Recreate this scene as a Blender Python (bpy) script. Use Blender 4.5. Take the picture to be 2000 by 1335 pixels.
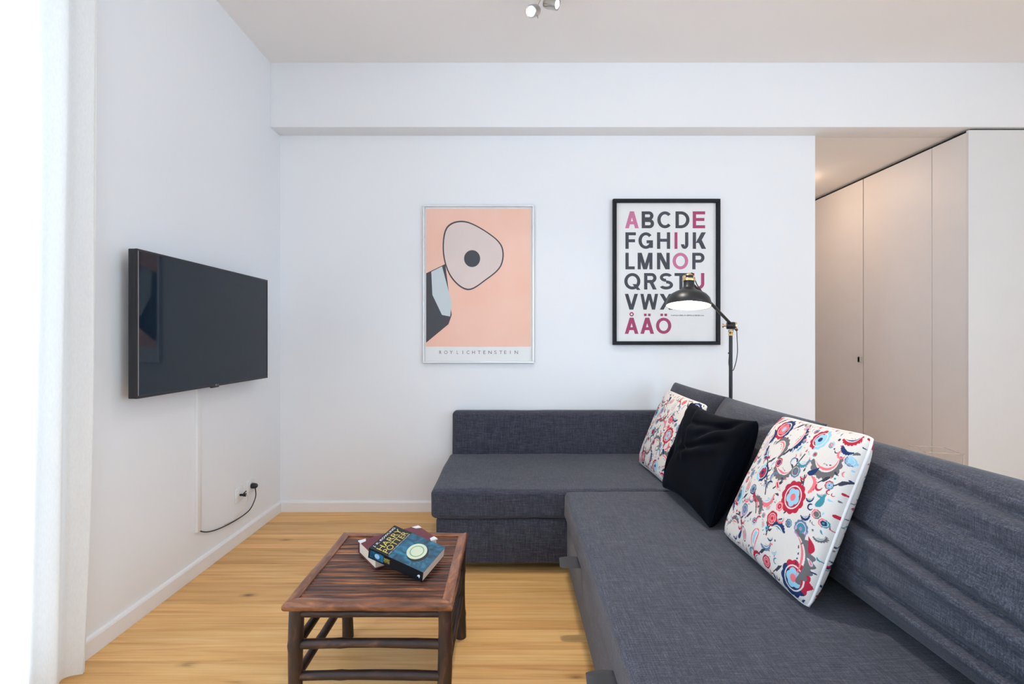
import bpy, bmesh, math, random
import numpy as np
from mathutils import Vector, Matrix, noise as mnoise

for o in list(bpy.data.objects):
    bpy.data.objects.remove(o, do_unlink=True)
S = bpy.context.scene
COL = S.collection

# ------------------------------------------------------------------ camera
cam_data = bpy.data.cameras.new('camera')
cam_data.sensor_width = 36.0
cam_data.lens = 950.0 / 2000.0 * 36.0
cam_data.shift_x = 0.003
cam_data.shift_y = -0.00325
cam_data.clip_start = 0.02
cam = bpy.data.objects.new('camera', cam_data)
cam.location = (0, 0, 1.26)
cam.rotation_euler = (math.radians(90), 0, 0)
COL.objects.link(cam)
S.camera = cam

# ------------------------------------------------------------------ world: an even bright overcast sky
W = bpy.data.worlds.new('sky')
S.world = W
W.use_nodes = True
bg = W.node_tree.nodes['Background']
bg.inputs['Color'].default_value = (0.63, 0.81, 1.0, 1)
bg.inputs['Strength'].default_value = 4.05

S.view_settings.view_transform = 'Standard'
S.view_settings.look = 'None'
S.view_settings.exposure = 0.80
S.view_settings.gamma = 1.0
S.view_settings.use_curve_mapping = False
S.cycles.use_denoising = True
S.cycles.max_bounces = 10
S.cycles.diffuse_bounces = 6
S.cycles.glossy_bounces = 4
S.cycles.transmission_bounces = 8
S.cycles.transparent_max_bounces = 12
S.cycles.sample_clamp_indirect = 6.0
S.cycles.caustics_reflective = False
S.cycles.caustics_refractive = False

WINDOWS = [  # (axis, plane, a0, a1, z0, z1) openings in the outer walls
    ('x', -1.671, 0.60, 1.66, 0.06, 2.86),
    ('x', -1.671, -2.10, -0.90, 0.06, 2.86),
    ('y', -2.80, 0.60, 1.60, 0.06, 2.86),
    ('x', 4.60, -2.30, 0.10, 0.06, 2.86),  # unseen window, added to throw light on the left wall
]
for ax, pl, a0, a1, z0, z1 in WINDOWS:      # portals only guide the sky's light through the openings
    ld = bpy.data.lights.new('window_portal', 'AREA')
    ld.shape = 'RECTANGLE'
    ld.size = a1 - a0
    ld.size_y = z1 - z0
    ld.cycles.is_portal = True
    lo = bpy.data.objects.new('window_portal', ld)
    c = (a0 + a1) / 2
    if ax == 'x':
        lo.location = (pl + (0.22 if pl > 0 else -0.22), c, (z0 + z1) / 2)
    else:
        lo.location = (c, pl - 0.22, (z0 + z1) / 2)
    # the light's -Z must face into the room
    d = Vector((-1 if pl > 0 else 1, 0, 0)) if ax == 'x' else Vector((0, 1, 0))
    lo.rotation_euler = d.to_track_quat('-Z', 'Y').to_euler()
    COL.objects.link(lo)

# ------------------------------------------------------------------ materials
def srgb(r, g, b):
    f = lambda c: (c / 255 / 12.92) if c / 255 <= 0.04045 else ((c / 255 + 0.055) / 1.055) ** 2.4
    return (f(r), f(g), f(b), 1.0)

def new_mat(name):
    m = bpy.data.materials.new(name)
    m.use_nodes = True
    nt = m.node_tree
    return m, nt, nt.nodes['Principled BSDF']

def N(nt, typ, **kw):
    n = nt.nodes.new(typ)
    for k, v in kw.items():
        if k in n.inputs.keys():
            n.inputs[k].default_value = v
        else:
            setattr(n, k, v)
    return n

def ramp(nt, fac, stops):
    r = nt.nodes.new('ShaderNodeValToRGB')
    el = r.color_ramp.elements
    el[0].position, el[0].color = stops[0]
    el[1].position, el[1].color = stops[-1]
    for p, c in stops[1:-1]:
        e = el.new(p)
        e.color = c
    nt.links.new(fac, r.inputs['Fac'])
    return r

def coords(nt, scale, kind='Object', rand=False):
    tc = nt.nodes.new('ShaderNodeTexCoord')
    mp = nt.nodes.new('ShaderNodeMapping')
    mp.inputs['Scale'].default_value = scale
    nt.links.new(tc.outputs[kind], mp.inputs['Vector'])
    if rand:
        oi = nt.nodes.new('ShaderNodeObjectInfo')
        ml = nt.nodes.new('ShaderNodeMath'); ml.operation = 'MULTIPLY'
        ml.inputs[1].default_value = 57.0
        nt.links.new(oi.outputs['Random'], ml.inputs[0])
        cb = nt.nodes.new('ShaderNodeCombineXYZ')
        for i in range(3):
            nt.links.new(ml.outputs[0], cb.inputs[i])
        nt.links.new(cb.outputs[0], mp.inputs['Location'])
    return mp.outputs['Vector']

def noise(nt, vec, scale=1.0, detail=3.0, rough=0.5, dist=0.0):
    n = nt.nodes.new('ShaderNodeTexNoise')
    n.inputs['Scale'].default_value = scale
    n.inputs['Detail'].default_value = detail
    n.inputs['Roughness'].default_value = rough
    n.inputs['Distortion'].default_value = dist
    nt.links.new(vec, n.inputs['Vector'])
    return n.outputs['Fac']

def bump(nt, p, h, strength=0.2, dist=0.002):
    b = nt.nodes.new('ShaderNodeBump')
    b.inputs['Strength'].default_value = strength
    b.inputs['Distance'].default_value = dist
    nt.links.new(h, b.inputs['Height'])
    nt.links.new(b.outputs['Normal'], p.inputs['Normal'])

def flat(name, col, rough=0.6, metal=0.0, spec=0.5, coat=0.0, var=0.03):
    """one colour with a little tonal noise"""
    m, nt, p = new_mat(name)
    nz = noise(nt, coords(nt, (1, 1, 1)), 6.0, 4.0)
    c = col
    lo = tuple(max(0, x * (1 - var)) for x in c[:3]) + (1,)
    hi = tuple(min(1, x * (1 + var)) for x in c[:3]) + (1,)
    r = ramp(nt, nz, [(0.3, lo), (0.7, hi)])
    nt.links.new(r.outputs['Color'], p.inputs['Base Color'])
    p.inputs['Roughness'].default_value = rough
    p.inputs['Metallic'].default_value = metal
    p.inputs['Specular IOR Level'].default_value = spec
    p.inputs['Coat Weight'].default_value = coat
    return m

def emit(name, col, strength):
    m, nt, p = new_mat(name)
    p.inputs['Base Color'].default_value = col
    p.inputs['Emission Color'].default_value = col
    p.inputs['Emission Strength'].default_value = strength
    return m

M = {}
def wall_mat(name, col, rough=0.75):
    m, nt, p = new_mat(name)
    v = coords(nt, (1, 1, 1))
    nz = noise(nt, v, 1.3, 3.0)
    lo = tuple(x * 0.985 for x in col[:3]) + (1,)
    r = ramp(nt, nz, [(0.35, lo), (0.65, col)])
    nt.links.new(r.outputs['Color'], p.inputs['Base Color'])
    p.inputs['Roughness'].default_value = rough
    p.inputs['Specular IOR Level'].default_value = 0.25
    bump(nt, p, noise(nt, v, 140.0, 3.0), 0.06, 0.001)
    return m
M['wall'] = wall_mat('white_wall_paint', (0.865, 0.88, 0.905, 1))
M['ceil'] = wall_mat('ceiling_paint', (0.90, 0.885, 0.885, 1))
M['trimw'] = flat('white_trim_paint', (0.87, 0.87, 0.88, 1), 0.4, var=0.01)
M['ward'] = flat('wardrobe_lacquer', (0.84, 0.80, 0.785, 1), 0.45, var=0.01)  # white doors; the warm cast of the passage light is in the colour
M['wardend'] = flat('wardrobe_end_lacquer', (0.75, 0.745, 0.74, 1), 0.5, var=0.01)
M['dark'] = flat('dark_gap', (0.01, 0.01, 0.01, 1), 0.9)
M['black'] = flat('black_plastic', (0.008, 0.009, 0.012, 1), 0.35)
M['blackmetal'] = flat('black_metal', (0.010, 0.011, 0.014, 1), 0.38)
M['blackwood'] = flat('black_wood', (0.007, 0.008, 0.011, 1), 0.5, spec=0.25)
M['brass'] = flat('brass', (0.83, 0.62, 0.34, 1), 0.25, 1.0)
M['chrome'] = flat('brushed_nickel', (0.55, 0.52, 0.48, 1), 0.28, 1.0)
M['satin'] = flat('satin_steel', (0.80, 0.79, 0.77, 1), 0.4, 0.5)
M['silver'] = flat('silver_frame', (0.72, 0.73, 0.75, 1), 0.35, 0.6)
M['whiteplastic'] = flat('white_plastic', (0.82, 0.82, 0.82, 1), 0.35, var=0.01)
M['cablewhite'] = flat('cream_cable', (0.75, 0.70, 0.62, 1), 0.5)
M['paper'] = flat('poster_paper', (0.86, 0.865, 0.86, 1), 0.7, var=0.01)

def floor_mat():
    m, nt, p = new_mat('pine_boards')
    L = nt.links.new
    g1 = noise(nt, coords(nt, (1.1, 26, 26), rand=True), 1.0, 5.0, 0.6, 0.8)
    g2 = noise(nt, coords(nt, (2.2, 110, 110), rand=True), 1.0, 4.0, 0.6, 0.4)
    big = noise(nt, coords(nt, (0.9, 2.6, 2.6), rand=True), 1.0, 3.0, 0.5, 0.4)
    r1 = ramp(nt, g1, [(0.28, srgb(208, 156, 96)), (0.5, srgb(234, 187, 123)), (0.72, srgb(244, 206, 146))])
    r2 = ramp(nt, g2, [(0.3, (0.86, 0.77, 0.68, 1)), (0.62, (1, 1, 1, 1))])
    mx = N(nt, 'ShaderNodeMix', data_type='RGBA', blend_type='MULTIPLY')
    mx.inputs[0].default_value = 0.75
    L(r1.outputs[0], mx.inputs[6]); L(r2.outputs[0], mx.inputs[7])
    r3 = ramp(nt, big, [(0.35, (0.90, 0.86, 0.80, 1)), (0.65, (1.06, 1.05, 1.03, 1))])
    mx2 = N(nt, 'ShaderNodeMix', data_type='RGBA', blend_type='MULTIPLY')
    mx2.inputs[0].default_value = 1.0
    L(mx.outputs[2], mx2.inputs[6]); L(r3.outputs[0], mx2.inputs[7])
    # per-board tone
    oi = N(nt, 'ShaderNodeObjectInfo')
    rt = ramp(nt, oi.outputs['Random'], [(0.0, (0.93, 0.91, 0.88, 1)), (1.0, (1.05, 1.04, 1.02, 1))])
    mx3 = N(nt, 'ShaderNodeMix', data_type='RGBA', blend_type='MULTIPLY')
    mx3.inputs[0].default_value = 1.0
    L(mx2.outputs[2], mx3.inputs[6]); L(rt.outputs[0], mx3.inputs[7])
    # knots
    vo = N(nt, 'ShaderNodeTexVoronoi', feature='F1')
    vo.inputs['Scale'].default_value = 1.0
    L(coords(nt, (2.6, 6.0, 6.0), rand=True), vo.inputs['Vector'])
    rk = ramp(nt, vo.outputs['Distance'], [(0.0, (1, 1, 1, 1)), (0.035, (0.75, 0.75, 0.75, 1)), (0.085, (0.25, 0.25, 0.25, 1)), (0.16, (0, 0, 0, 1))])
    kz = noise(nt, coords(nt, (7, 30, 30), rand=True), 1.0, 2.0)
    kr = ramp(nt, kz, [(0.36, (0, 0, 0, 1)), (0.48, (1, 1, 1, 1))])
    km = N(nt, 'ShaderNodeMath', operation='MULTIPLY')
    L(rk.outputs[0], km.inputs[0]); L(kr.outputs[0], km.inputs[1])
    mx4 = N(nt, 'ShaderNodeMix', data_type='RGBA')
    L(km.outputs[0], mx4.inputs[0]); L(mx3.outputs[2], mx4.inputs[6])
    mx4.inputs[7].default_value = srgb(98, 52, 28)
    L(mx4.outputs[2], p.inputs['Base Color'])
    p.inputs['Roughness'].default_value = 0.42
    p.inputs['Specular IOR Level'].default_value = 0.4
    bump(nt, p, g2, 0.05, 0.001)
    return m
M['floor'] = floor_mat()

def fabric_mat(name, lo, mid, hi, s=1.0):
    m, nt, p = new_mat(name)
    L = nt.links.new
    a = noise(nt, coords(nt, (16 * s, 330 * s, 330 * s)), 1.0, 3.0, 0.6)
    b = noise(nt, coords(nt, (330 * s, 16 * s, 330 * s)), 1.0, 3.0, 0.6)
    c = noise(nt, coords(nt, (330 * s, 330 * s, 16 * s)), 1.0, 3.0, 0.6)
    a2 = N(nt, 'ShaderNodeMath', operation='ADD'); L(a, a2.inputs[0]); L(b, a2.inputs[1])
    a3 = N(nt, 'ShaderNodeMath', operation='ADD'); L(a2.outputs[0], a3.inputs[0]); L(c, a3.inputs[1])
    a4 = N(nt, 'ShaderNodeMath', operation='DIVIDE'); L(a3.outputs[0], a4.inputs[0]); a4.inputs[1].default_value = 3.0
    r = ramp(nt, a4.outputs[0], [(0.37, lo), (0.5, mid), (0.65, hi)])
    L(r.outputs[0], p.inputs['Base Color'])
    p.inputs['Roughness'].default_value = 0.9
    p.inputs['Specular IOR Level'].default_value = 0.15
    p.inputs['Sheen Weight'].default_value = 0.15
    p.inputs['Sheen Roughness'].default_value = 0.5
    bump(nt, p, a4.outputs[0], 0.35, 0.002)
    return m
M['sofa'] = fabric_mat('charcoal_woven_fabric', srgb(41, 43, 53), srgb(63, 65, 76), srgb(97, 99, 110))

def bamboo_mat(name, cols, sc, rough=0.3, coat=0.25):
    m, nt, p = new_mat(name)
    L = nt.links.new
    v = coords(nt, sc, rand=True)
    a = noise(nt, v, 1.0, 5.0, 0.65, 0.6)
    r = ramp(nt, a, [(0.30, cols[0]), (0.46, cols[1]), (0.57, cols[2]), (0.68, cols[3])])
    L(r.outputs[0], p.inputs['Base Color'])
    p.inputs['Roughness'].default_value = rough
    p.inputs['Coat Weight'].default_value = coat
    p.inputs['Coat Roughness'].default_value = 0.2
    bump(nt, p, a, 0.15, 0.002)
    return m
bc = [srgb(30, 15, 11), srgb(74, 38, 24), srgb(126, 70, 38), srgb(190, 124, 72)]  # palest tone stands for worn spots and painted amber glints
M['slat'] = bamboo_mat('bamboo_slat_x', bc, (4, 75, 75))
dk = [srgb(25, 15, 12), srgb(42, 25, 19), srgb(56, 34, 25), srgb(88, 56, 40)]
M['pole_x'] = bamboo_mat('bamboo_pole_x', dk, (9, 40, 40), 0.5, 0.0)
M['pole_y'] = bamboo_mat('bamboo_pole_y', dk, (40, 9, 40), 0.5, 0.0)
M['pole_z'] = bamboo_mat('bamboo_pole_z', dk, (40, 40, 9), 0.5, 0.0)
rl = [srgb(72, 40, 27), srgb(112, 66, 42), srgb(138, 86, 56), srgb(172, 116, 78)]
M['rail_x'] = bamboo_mat('bamboo_rail_x', rl, (9, 34, 34))
M['rail_y'] = bamboo_mat('bamboo_rail_y', rl, (34, 9, 34))

def velvet():
    m, nt, p = new_mat('navy_velvet')
    a = noise(nt, coords(nt, (1, 1, 1)), 9.0, 4.0, 0.6, 1.0)
    r = ramp(nt, a, [(0.35, srgb(2, 4, 10)), (0.7, srgb(5, 9, 20))])
    nt.links.new(r.outputs[0], p.inputs['Base Color'])
    p.inputs['Roughness'].default_value = 0.8
    p.inputs['Specular IOR Level'].default_value = 0.1
    p.inputs['Sheen Weight'].default_value = 0.16
    p.inputs['Sheen Roughness'].default_value = 0.25
    p.inputs['Sheen Tint'].default_value = srgb(120, 132, 170)
    return m
M['velvet'] = velvet()

def print_mat():
    m, nt, p = new_mat('printed_cotton')
    at = N(nt, 'ShaderNodeAttribute', attribute_name='print')
    wv = noise(nt, coords(nt, (1, 1, 1)), 420.0, 2.0)
    r = ramp(nt, wv, [(0.3, (0.93, 0.93, 0.93, 1)), (0.7, (1, 1, 1, 1))])
    mx = N(nt, 'ShaderNodeMix', data_type='RGBA', blend_type='MULTIPLY')
    mx.inputs[0].default_value = 1.0
    nt.links.new(at.outputs['Color'], mx.inputs[6]); nt.links.new(r.outputs[0], mx.inputs[7])
    nt.links.new(mx.outputs[2], p.inputs['Base Color'])
    p.inputs['Roughness'].default_value = 0.85
    p.inputs['Specular IOR Level'].default_value = 0.2
    return m
M['print'] = print_mat()
M['piping'] = flat('white_piping', (0.78, 0.76, 0.74, 1), 0.85)

def curtain_mat():
    m, nt, p = new_mat('white_curtain')
    L = nt.links.new
    w = noise(nt, coords(nt, (300, 300, 60)), 1.0, 2.0)
    r = ramp(nt, w, [(0.3, (0.88, 0.875, 0.86, 1)), (0.7, (0.93, 0.925, 0.91, 1))])
    d = N(nt, 'ShaderNodeBsdfDiffuse'); t = N(nt, 'ShaderNodeBsdfTranslucent')
    L(r.outputs[0], d.inputs['Color']); L(r.outputs[0], t.inputs['Color'])
    mx = N(nt, 'ShaderNodeMixShader'); mx.inputs[0].default_value = 0.36
    L(d.outputs[0], mx.inputs[1]); L(t.outputs[0], mx.inputs[2])
    L(mx.outputs[0], nt.nodes['Material Output'].inputs['Surface'])
    return m
M['curtain'] = curtain_mat()

def pane_mat(name, tint=(1, 1, 1, 1), ior=1.45):
    m, nt, p = new_mat(name)
    L = nt.links.new
    t = N(nt, 'ShaderNodeBsdfTransparent'); t.inputs['Color'].default_value = tint
    g = N(nt, 'ShaderNodeBsdfGlossy'); g.inputs['Roughness'].default_value = 0.02
    f = N(nt, 'ShaderNodeFresnel'); f.inputs['IOR'].default_value = ior
    ge = N(nt, 'ShaderNodeNewGeometry')
    iv = N(nt, 'ShaderNodeMath', operation='SUBTRACT'); iv.inputs[0].default_value = 1.0
    L(ge.outputs['Backfacing'], iv.inputs[1])
    ff = N(nt, 'ShaderNodeMath', operation='MULTIPLY')
    L(f.outputs[0], ff.inputs[0]); L(iv.outputs[0], ff.inputs[1])
    mx = N(nt, 'ShaderNodeMixShader')
    L(ff.outputs[0], mx.inputs[0]); L(t.outputs[0], mx.inputs[1]); L(g.outputs[0], mx.inputs[2])
    L(mx.outputs[0], nt.nodes['Material Output'].inputs['Surface'])
    return m
M['pane'] = pane_mat('clear_pane')
M['picpane'] = pane_mat('picture_glass', ior=1.25)
M['acrylic'] = pane_mat('clear_acrylic', (0.98, 0.985, 0.985, 1), 1.4)
M['acrylicedge'] = flat('acrylic_edge', srgb(176, 172, 168), 0.2)

def screen_mat():
    m, nt, p = new_mat('tv_screen_glass')
    nz = noise(nt, coords(nt, (1, 1, 1)), 1.5, 2.0)
    r = ramp(nt, nz, [(0.3, (0.004, 0.013, 0.027, 1)), (0.7, (0.006, 0.015, 0.030, 1))])
    nt.links.new(r.outputs[0], p.inputs['Base Color'])
    p.inputs['Roughness'].default_value = 0.04
    p.inputs['Specular IOR Level'].default_value = 0.34
    return m
M['screen'] = screen_mat()

# ------------------------------------------------------------------ mesh helpers
def link(name, me, mat, parent=None):
    o = bpy.data.objects.new(name, me)
    COL.objects.link(o)
    if mat is not None and len(me.materials) == 0:
        me.materials.append(mat)
    if parent is not None:
        o.parent = parent
    return o

def tag(o, label, cat, group=None, kind=None):
    o['label'] = label
    o['category'] = cat
    if group: o['group'] = group
    if kind: o['kind'] = kind
    return o

def thing(name, label, cat, loc=(0, 0, 0), group=None, kind=None):
    o = bpy.data.objects.new(name, None)
    o.empty_display_size = 0.05
    o.location = loc
    COL.objects.link(o)
    return tag(o, label, cat, group, kind)

def shift(me, root):
    """parts are modelled in room coordinates; move them into their thing's own frame"""
    l = Vector(root.location)
    me.transform(Matrix.Translation(-l))
    return me

def smooth(me, ang=40):
    me.polygons.foreach_set('use_smooth', [True] * len(me.polygons))
    try:
        me.set_sharp_from_angle(angle=math.radians(ang))
    except Exception:
        pass
    return me

def bm_mesh(bm, name, sm=True, ang=40):
    bmesh.ops.recalc_face_normals(bm, faces=bm.faces)
    me = bpy.data.meshes.new(name)
    bm.to_mesh(me); bm.free()
    if sm: smooth(me, ang)
    return me

def add_box(bm, x0, x1, y0, y1, z0, z1, bev=0.0, seg=2, mat=None):
    r = bmesh.ops.create_cube(bm, size=1.0)
    vs = r['verts']
    for v in vs:
        v.co = Vector((x0 + (v.co.x + .5) * (x1 - x0), y0 + (v.co.y + .5) * (y1 - y0), z0 + (v.co.z + .5) * (z1 - z0)))
    if bev > 0:
        es = list({e for v in vs for e in v.link_edges})
        rr = bmesh.ops.bevel(bm, geom=es, offset=bev, segments=seg, affect='EDGES', profile=0.5)
        vs = list({v for f in rr['faces'] for v in f.verts} | {v for v in vs if v.is_valid})
    if mat is not None:
        for v in vs: v.co = mat @ v.co
    return vs

def box(name, b, mat, parent=None, bev=0.0, seg=2):
    bm = bmesh.new()
    bs = b if isinstance(b[0], (tuple, list)) else [b]
    for q in bs:
        add_box(bm, *q, bev=bev, seg=seg)
    me = bm_mesh(bm, name, bev > 0)
    if parent is not None: shift(me, parent if parent.parent is None else parent.parent)
    return link(name, me, mat, parent)

def frames(pts, closed=False):
    pts = [Vector(p) for p in pts]
    n = len(pts); T = []
    for i in range(n):
        if closed:
            t = pts[(i + 1) % n] - pts[i - 1]
        else:
            t = pts[min(i + 1, n - 1)] - pts[max(i - 1, 0)]
        T.append(t.normalized())
    ref = Vector((0, 0, 1)) if abs(T[0].z) < 0.9 else Vector((1, 0, 0))
    u = (ref - T[0] * ref.dot(T[0])).normalized()
    out = []
    for i in range(n):
        u = (u - T[i] * u.dot(T[i])).normalized()
        out.append((pts[i], u, T[i].cross(u)))
    return out

def add_tube(bm, pts, rad, seg=10, closed=False, caps=True):
    fr = frames(pts, closed)
    rads = rad if isinstance(rad, (list, tuple)) else [rad] * len(fr)
    rings = []
    for (p, u, w), r in zip(fr, rads):
        rings.append([bm.verts.new(p + (u * math.cos(2 * math.pi * k / seg) + w * math.sin(2 * math.pi * k / seg)) * r) for k in range(seg)])
    n = len(rings)
    for i in range(n if closed else n - 1):
        a, b = rings[i], rings[(i + 1) % n]
        for k in range(seg):
            bm.faces.new((a[k], a[(k + 1) % seg], b[(k + 1) % seg], b[k]))
    if caps and not closed:
        bm.faces.new(rings[0][::-1]); bm.faces.new(rings[-1])

def tube(name, pts, rad, mat, parent=None, seg=10, closed=False):
    bm = bmesh.new()
    add_tube(bm, pts, rad, seg, closed)
    me = bm_mesh(bm, name, True, 50)
    if parent is not None: shift(me, parent if parent.parent is None else parent.parent)
    return link(name, me, mat, parent)

def spline(pts, n=8):
    """Catmull-Rom through the points"""
    P = [Vector(p) for p in pts]
    P = [P[0] * 2 - P[1]] + P + [P[-1] * 2 - P[-2]]
    out = []
    for i in range(1, len(P) - 2):
        for k in range(n):
            t = k / n
            a, b, c, d = P[i - 1], P[i], P[i + 1], P[i + 2]
            out.append(0.5 * ((2 * b) + (c - a) * t + (2 * a - 5 * b + 4 * c - d) * t * t + (3 * b - a - 3 * c + d) * t ** 3))
    out.append(P[-2])
    return out

def lathe_bm(prof, seg=40, mtx=None, bm=None):
    """profile of (radius, height) spun about Z"""
    bm = bm or bmesh.new()
    rings = []
    for r, z in prof:
        if r < 1e-6:
            v = bm.verts.new((0, 0, z)); rings.append([v])
        else:
            rings.append([bm.verts.new((r * math.cos(2 * math.pi * k / seg), r * math.sin(2 * math.pi * k / seg), z)) for k in range(seg)])
    for a, b in zip(rings, rings[1:]):
        for k in range(seg):
            k2 = (k + 1) % seg
            if len(a) == 1 and len(b) == 1: continue
            if len(a) == 1: bm.faces.new((a[0], b[k], b[k2]))
            elif len(b) == 1: bm.faces.new((a[k], a[k2], b[0]))
            else: bm.faces.new((a[k], a[k2], b[k2], b[k]))
    if mtx is not None:
        for ring in rings:
            for v in ring: v.co = mtx @ v.co
    return bm

def lathe(name, prof, mat, parent=None, seg=40, mtx=None, ang=40):
    me = bm_mesh(lathe_bm(prof, seg, mtx), name, True, ang)
    if parent is not None: shift(me, parent if parent.parent is None else parent.parent)
    return link(name, me, mat, parent)

def axis_mtx(loc, zdir):
    return Matrix.Translation(Vector(loc)) @ Vector(zdir).normalized().to_track_quat('Z', 'Y').to_matrix().to_4x4()

def soft_box(name, b, r, mat, parent, step=0.03, disp=None, k=4):
    """upholstered block: rounded edges, dense skin, displaced by disp(p, n)"""
    lo = Vector((b[0], b[2], b[4])); hi = Vector((b[1], b[3], b[5]))
    ax = []
    for i in range(3):
        L = hi[i] - lo[i]
        c = [lo[i] + r * (1 - math.tan(math.pi / 4 * (1 - j / k))) for j in range(k + 1)]
        n = max(1, int((L - 2 * r) / step))
        mid = [lo[i] + r + (L - 2 * r) * j / n for j in range(1, n)]
        e = [hi[i] - (q - lo[i]) for q in c][::-1]
        ax.append(c + mid + e)
    verts, faces, idx = [], [], {}
    def vid(p):
        key = (round(p[0], 5), round(p[1], 5), round(p[2], 5))
        if key not in idx:
            q = Vector(p)
            inn = Vector((min(max(q[i], lo[i] + r), hi[i] - r) for i in range(3)))
            nn = (q - inn).normalized()
            pos = inn + nn * r
            if disp: pos = pos + disp(pos, nn)
            idx[key] = len(verts); verts.append(pos)
        return idx[key]
    for a in range(3):
        u, v = (a + 1) % 3, (a + 2) % 3
        for side, val in ((0, lo[a]), (1, hi[a])):
            for i in range(len(ax[u]) - 1):
                for j in range(len(ax[v]) - 1):
                    q = []
                    for (ii, jj) in ((i, j), (i + 1, j), (i + 1, j + 1), (i, j + 1)):
                        p = [0, 0, 0]; p[a] = val; p[u] = ax[u][ii]; p[v] = ax[v][jj]
                        q.append(vid(p))
                    faces.append(q if side else q[::-1])
    me = bpy.data.meshes.new(name)
    me.from_pydata(verts, [], faces)
    me.validate(); smooth(me, 80)
    shift(me, parent)
    return link(name, me, mat, parent)

def grid_pillow(name, corners, T, n, mat, parent, p=0.5, q=2.0, pinch=0.0, disp=None, colour=None, nb=None, back_T=None, rnd=0.0):
    """corners: bottom-near(-1,-1), bottom-far(1,-1), top-far(1,1), top-near(-1,1); the front bulges towards the normal facing -X"""
    A, B, C, D = [np.array(c, float) for c in corners]
    nrm = np.cross(B - A, D - A); nrm /= np.linalg.norm(nrm)
    if nrm[0] > 0: nrm = -nrm
    def sheet(n, sgn, TT):
        g = np.linspace(-1, 1, n)
        # finer rows towards the seams
        g = np.sign(g) * (1 - (1 - np.abs(g)) ** 1.25)
        U, V = np.meshgrid(g, g, indexing='ij')
        u = U * (1 - pinch * (1 - V ** 2) * np.abs(U) ** 3)
        v = V * (1 - pinch * (1 - U ** 2) * np.abs(V) ** 3)
        u, v = u * (1 - rnd * V ** 10), v * (1 - rnd * U ** 10)
        a = (1 - u) / 2; b = (1 + u) / 2; c = (1 - v) / 2; d = (1 + v) / 2
        P = (a * c)[..., None] * A + (b * c)[..., None] * B + (b * d)[..., None] * C + (a * d)[..., None] * D
        t = TT * (np.clip(1 - np.abs(U) ** q, 0, 1) * np.clip(1 - np.abs(V) ** q, 0, 1)) ** p
        off = t * sgn
        if disp is not None and sgn > 0:
            env = (np.clip(1 - U ** 8, 0, 1) * np.clip(1 - V ** 8, 0, 1))
            off = off + disp(U, V) * env
        P = P + off[..., None] * nrm
        return P.reshape(-1, 3), U, V
    nb = nb or n
    P1, U1, V1 = sheet(n, 1, T)
    P2, U2, V2 = sheet(nb, -1, back_T or T)
    def quads(n, o, flip):
        i = np.arange(n - 1)
        I, J = np.meshgrid(i, i, indexing='ij')
        a = I * n + J; b = (I + 1) * n + J; c = (I + 1) * n + J + 1; d = I * n + J + 1
        qd = np.stack([a, b, c, d], -1).reshape(-1, 4)
        return (qd[:, ::-1] if flip else qd) + o
    # orientation of the front sheet: (dP/du x dP/dv) . nrm
    fl = np.dot(np.cross(B - A, D - A), nrm) < 0
    Q = np.concatenate([quads(n, 0, fl), quads(nb, n * n, not fl)])
    P = np.concatenate([P1, P2])
    me = bpy.data.meshes.new(name)
    me.vertices.add(len(P)); me.vertices.foreach_set('co', P.astype(np.float32).ravel())
    me.loops.add(Q.size); me.loops.foreach_set('vertex_index', Q.astype(np.int32).ravel())
    me.polygons.add(len(Q))
    me.polygons.foreach_set('loop_start', np.arange(0, Q.size, 4, dtype=np.int32))
    me.polygons.foreach_set('use_smooth', np.ones(len(Q), dtype=bool))
    me.update(calc_edges=True)
    if colour is not None:
        ca = me.color_attributes.new('print', 'FLOAT_COLOR', 'POINT')
        c1 = colour(U1, V1).reshape(-1, 3); c2 = colour(-U2, V2).reshape(-1, 3)
        cc = np.concatenate([c1, c2]); cc = np.concatenate([cc, np.ones((len(cc), 1))], 1)
        ca.data.foreach_set('color', cc.astype(np.float32).ravel())
    if n == nb:      # weld the seam
        bm = bmesh.new(); bm.from_mesh(me)
        bmesh.ops.remove_doubles(bm, verts=[v for v in bm.verts if v.is_boundary], dist=1e-4)
        bm.to_mesh(me); bm.free()
    shift(me, parent)
    return link(name, me, mat, parent)

def seam_path(corners, pinch, n=24, rnd=0.0):
    A, B, C, D = [Vector(c) for c in corners]
    out = []
    def pt(U, V):
        u = U * (1 - pinch * (1 - V ** 2) * abs(U) ** 3); v = V * (1 - pinch * (1 - U ** 2) * abs(V) ** 3)
        u, v = u * (1 - rnd * V ** 10), v * (1 - rnd * U ** 10)
        a, b, c, d = (1 - u) / 2, (1 + u) / 2, (1 - v) / 2, (1 + v) / 2
        return A * (a * c) + B * (b * c) + C * (b * d) + D * (a * d)
    e = [-1 + 2 * i / n for i in range(n)]
    out += [pt(t, -1) for t in e] + [pt(1, t) for t in e] + [pt(-t, 1) for t in e] + [pt(-1, -t) for t in e]
    return out

# lettering: the built-in typeface, turned into flat meshes
_glyph = {}
def glyph(ch, bold=0.0):
    key = (ch, bold)
    if key not in _glyph:
        cu = bpy.data.curves.new('glyph', 'FONT')
        cu.body = ch; cu.size = 1.0; cu.offset = bold; cu.resolution_u = 6
        ob = bpy.data.objects.new('glyph', cu)
        COL.objects.link(ob)
        dg = bpy.context.evaluated_depsgraph_get()
        me = bpy.data.meshes.new_from_object(ob.evaluated_get(dg))
        bpy.data.objects.remove(ob, do_unlink=True)
        bpy.data.curves.remove(cu)
        _glyph[key] = me
    return _glyph[key]

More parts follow.
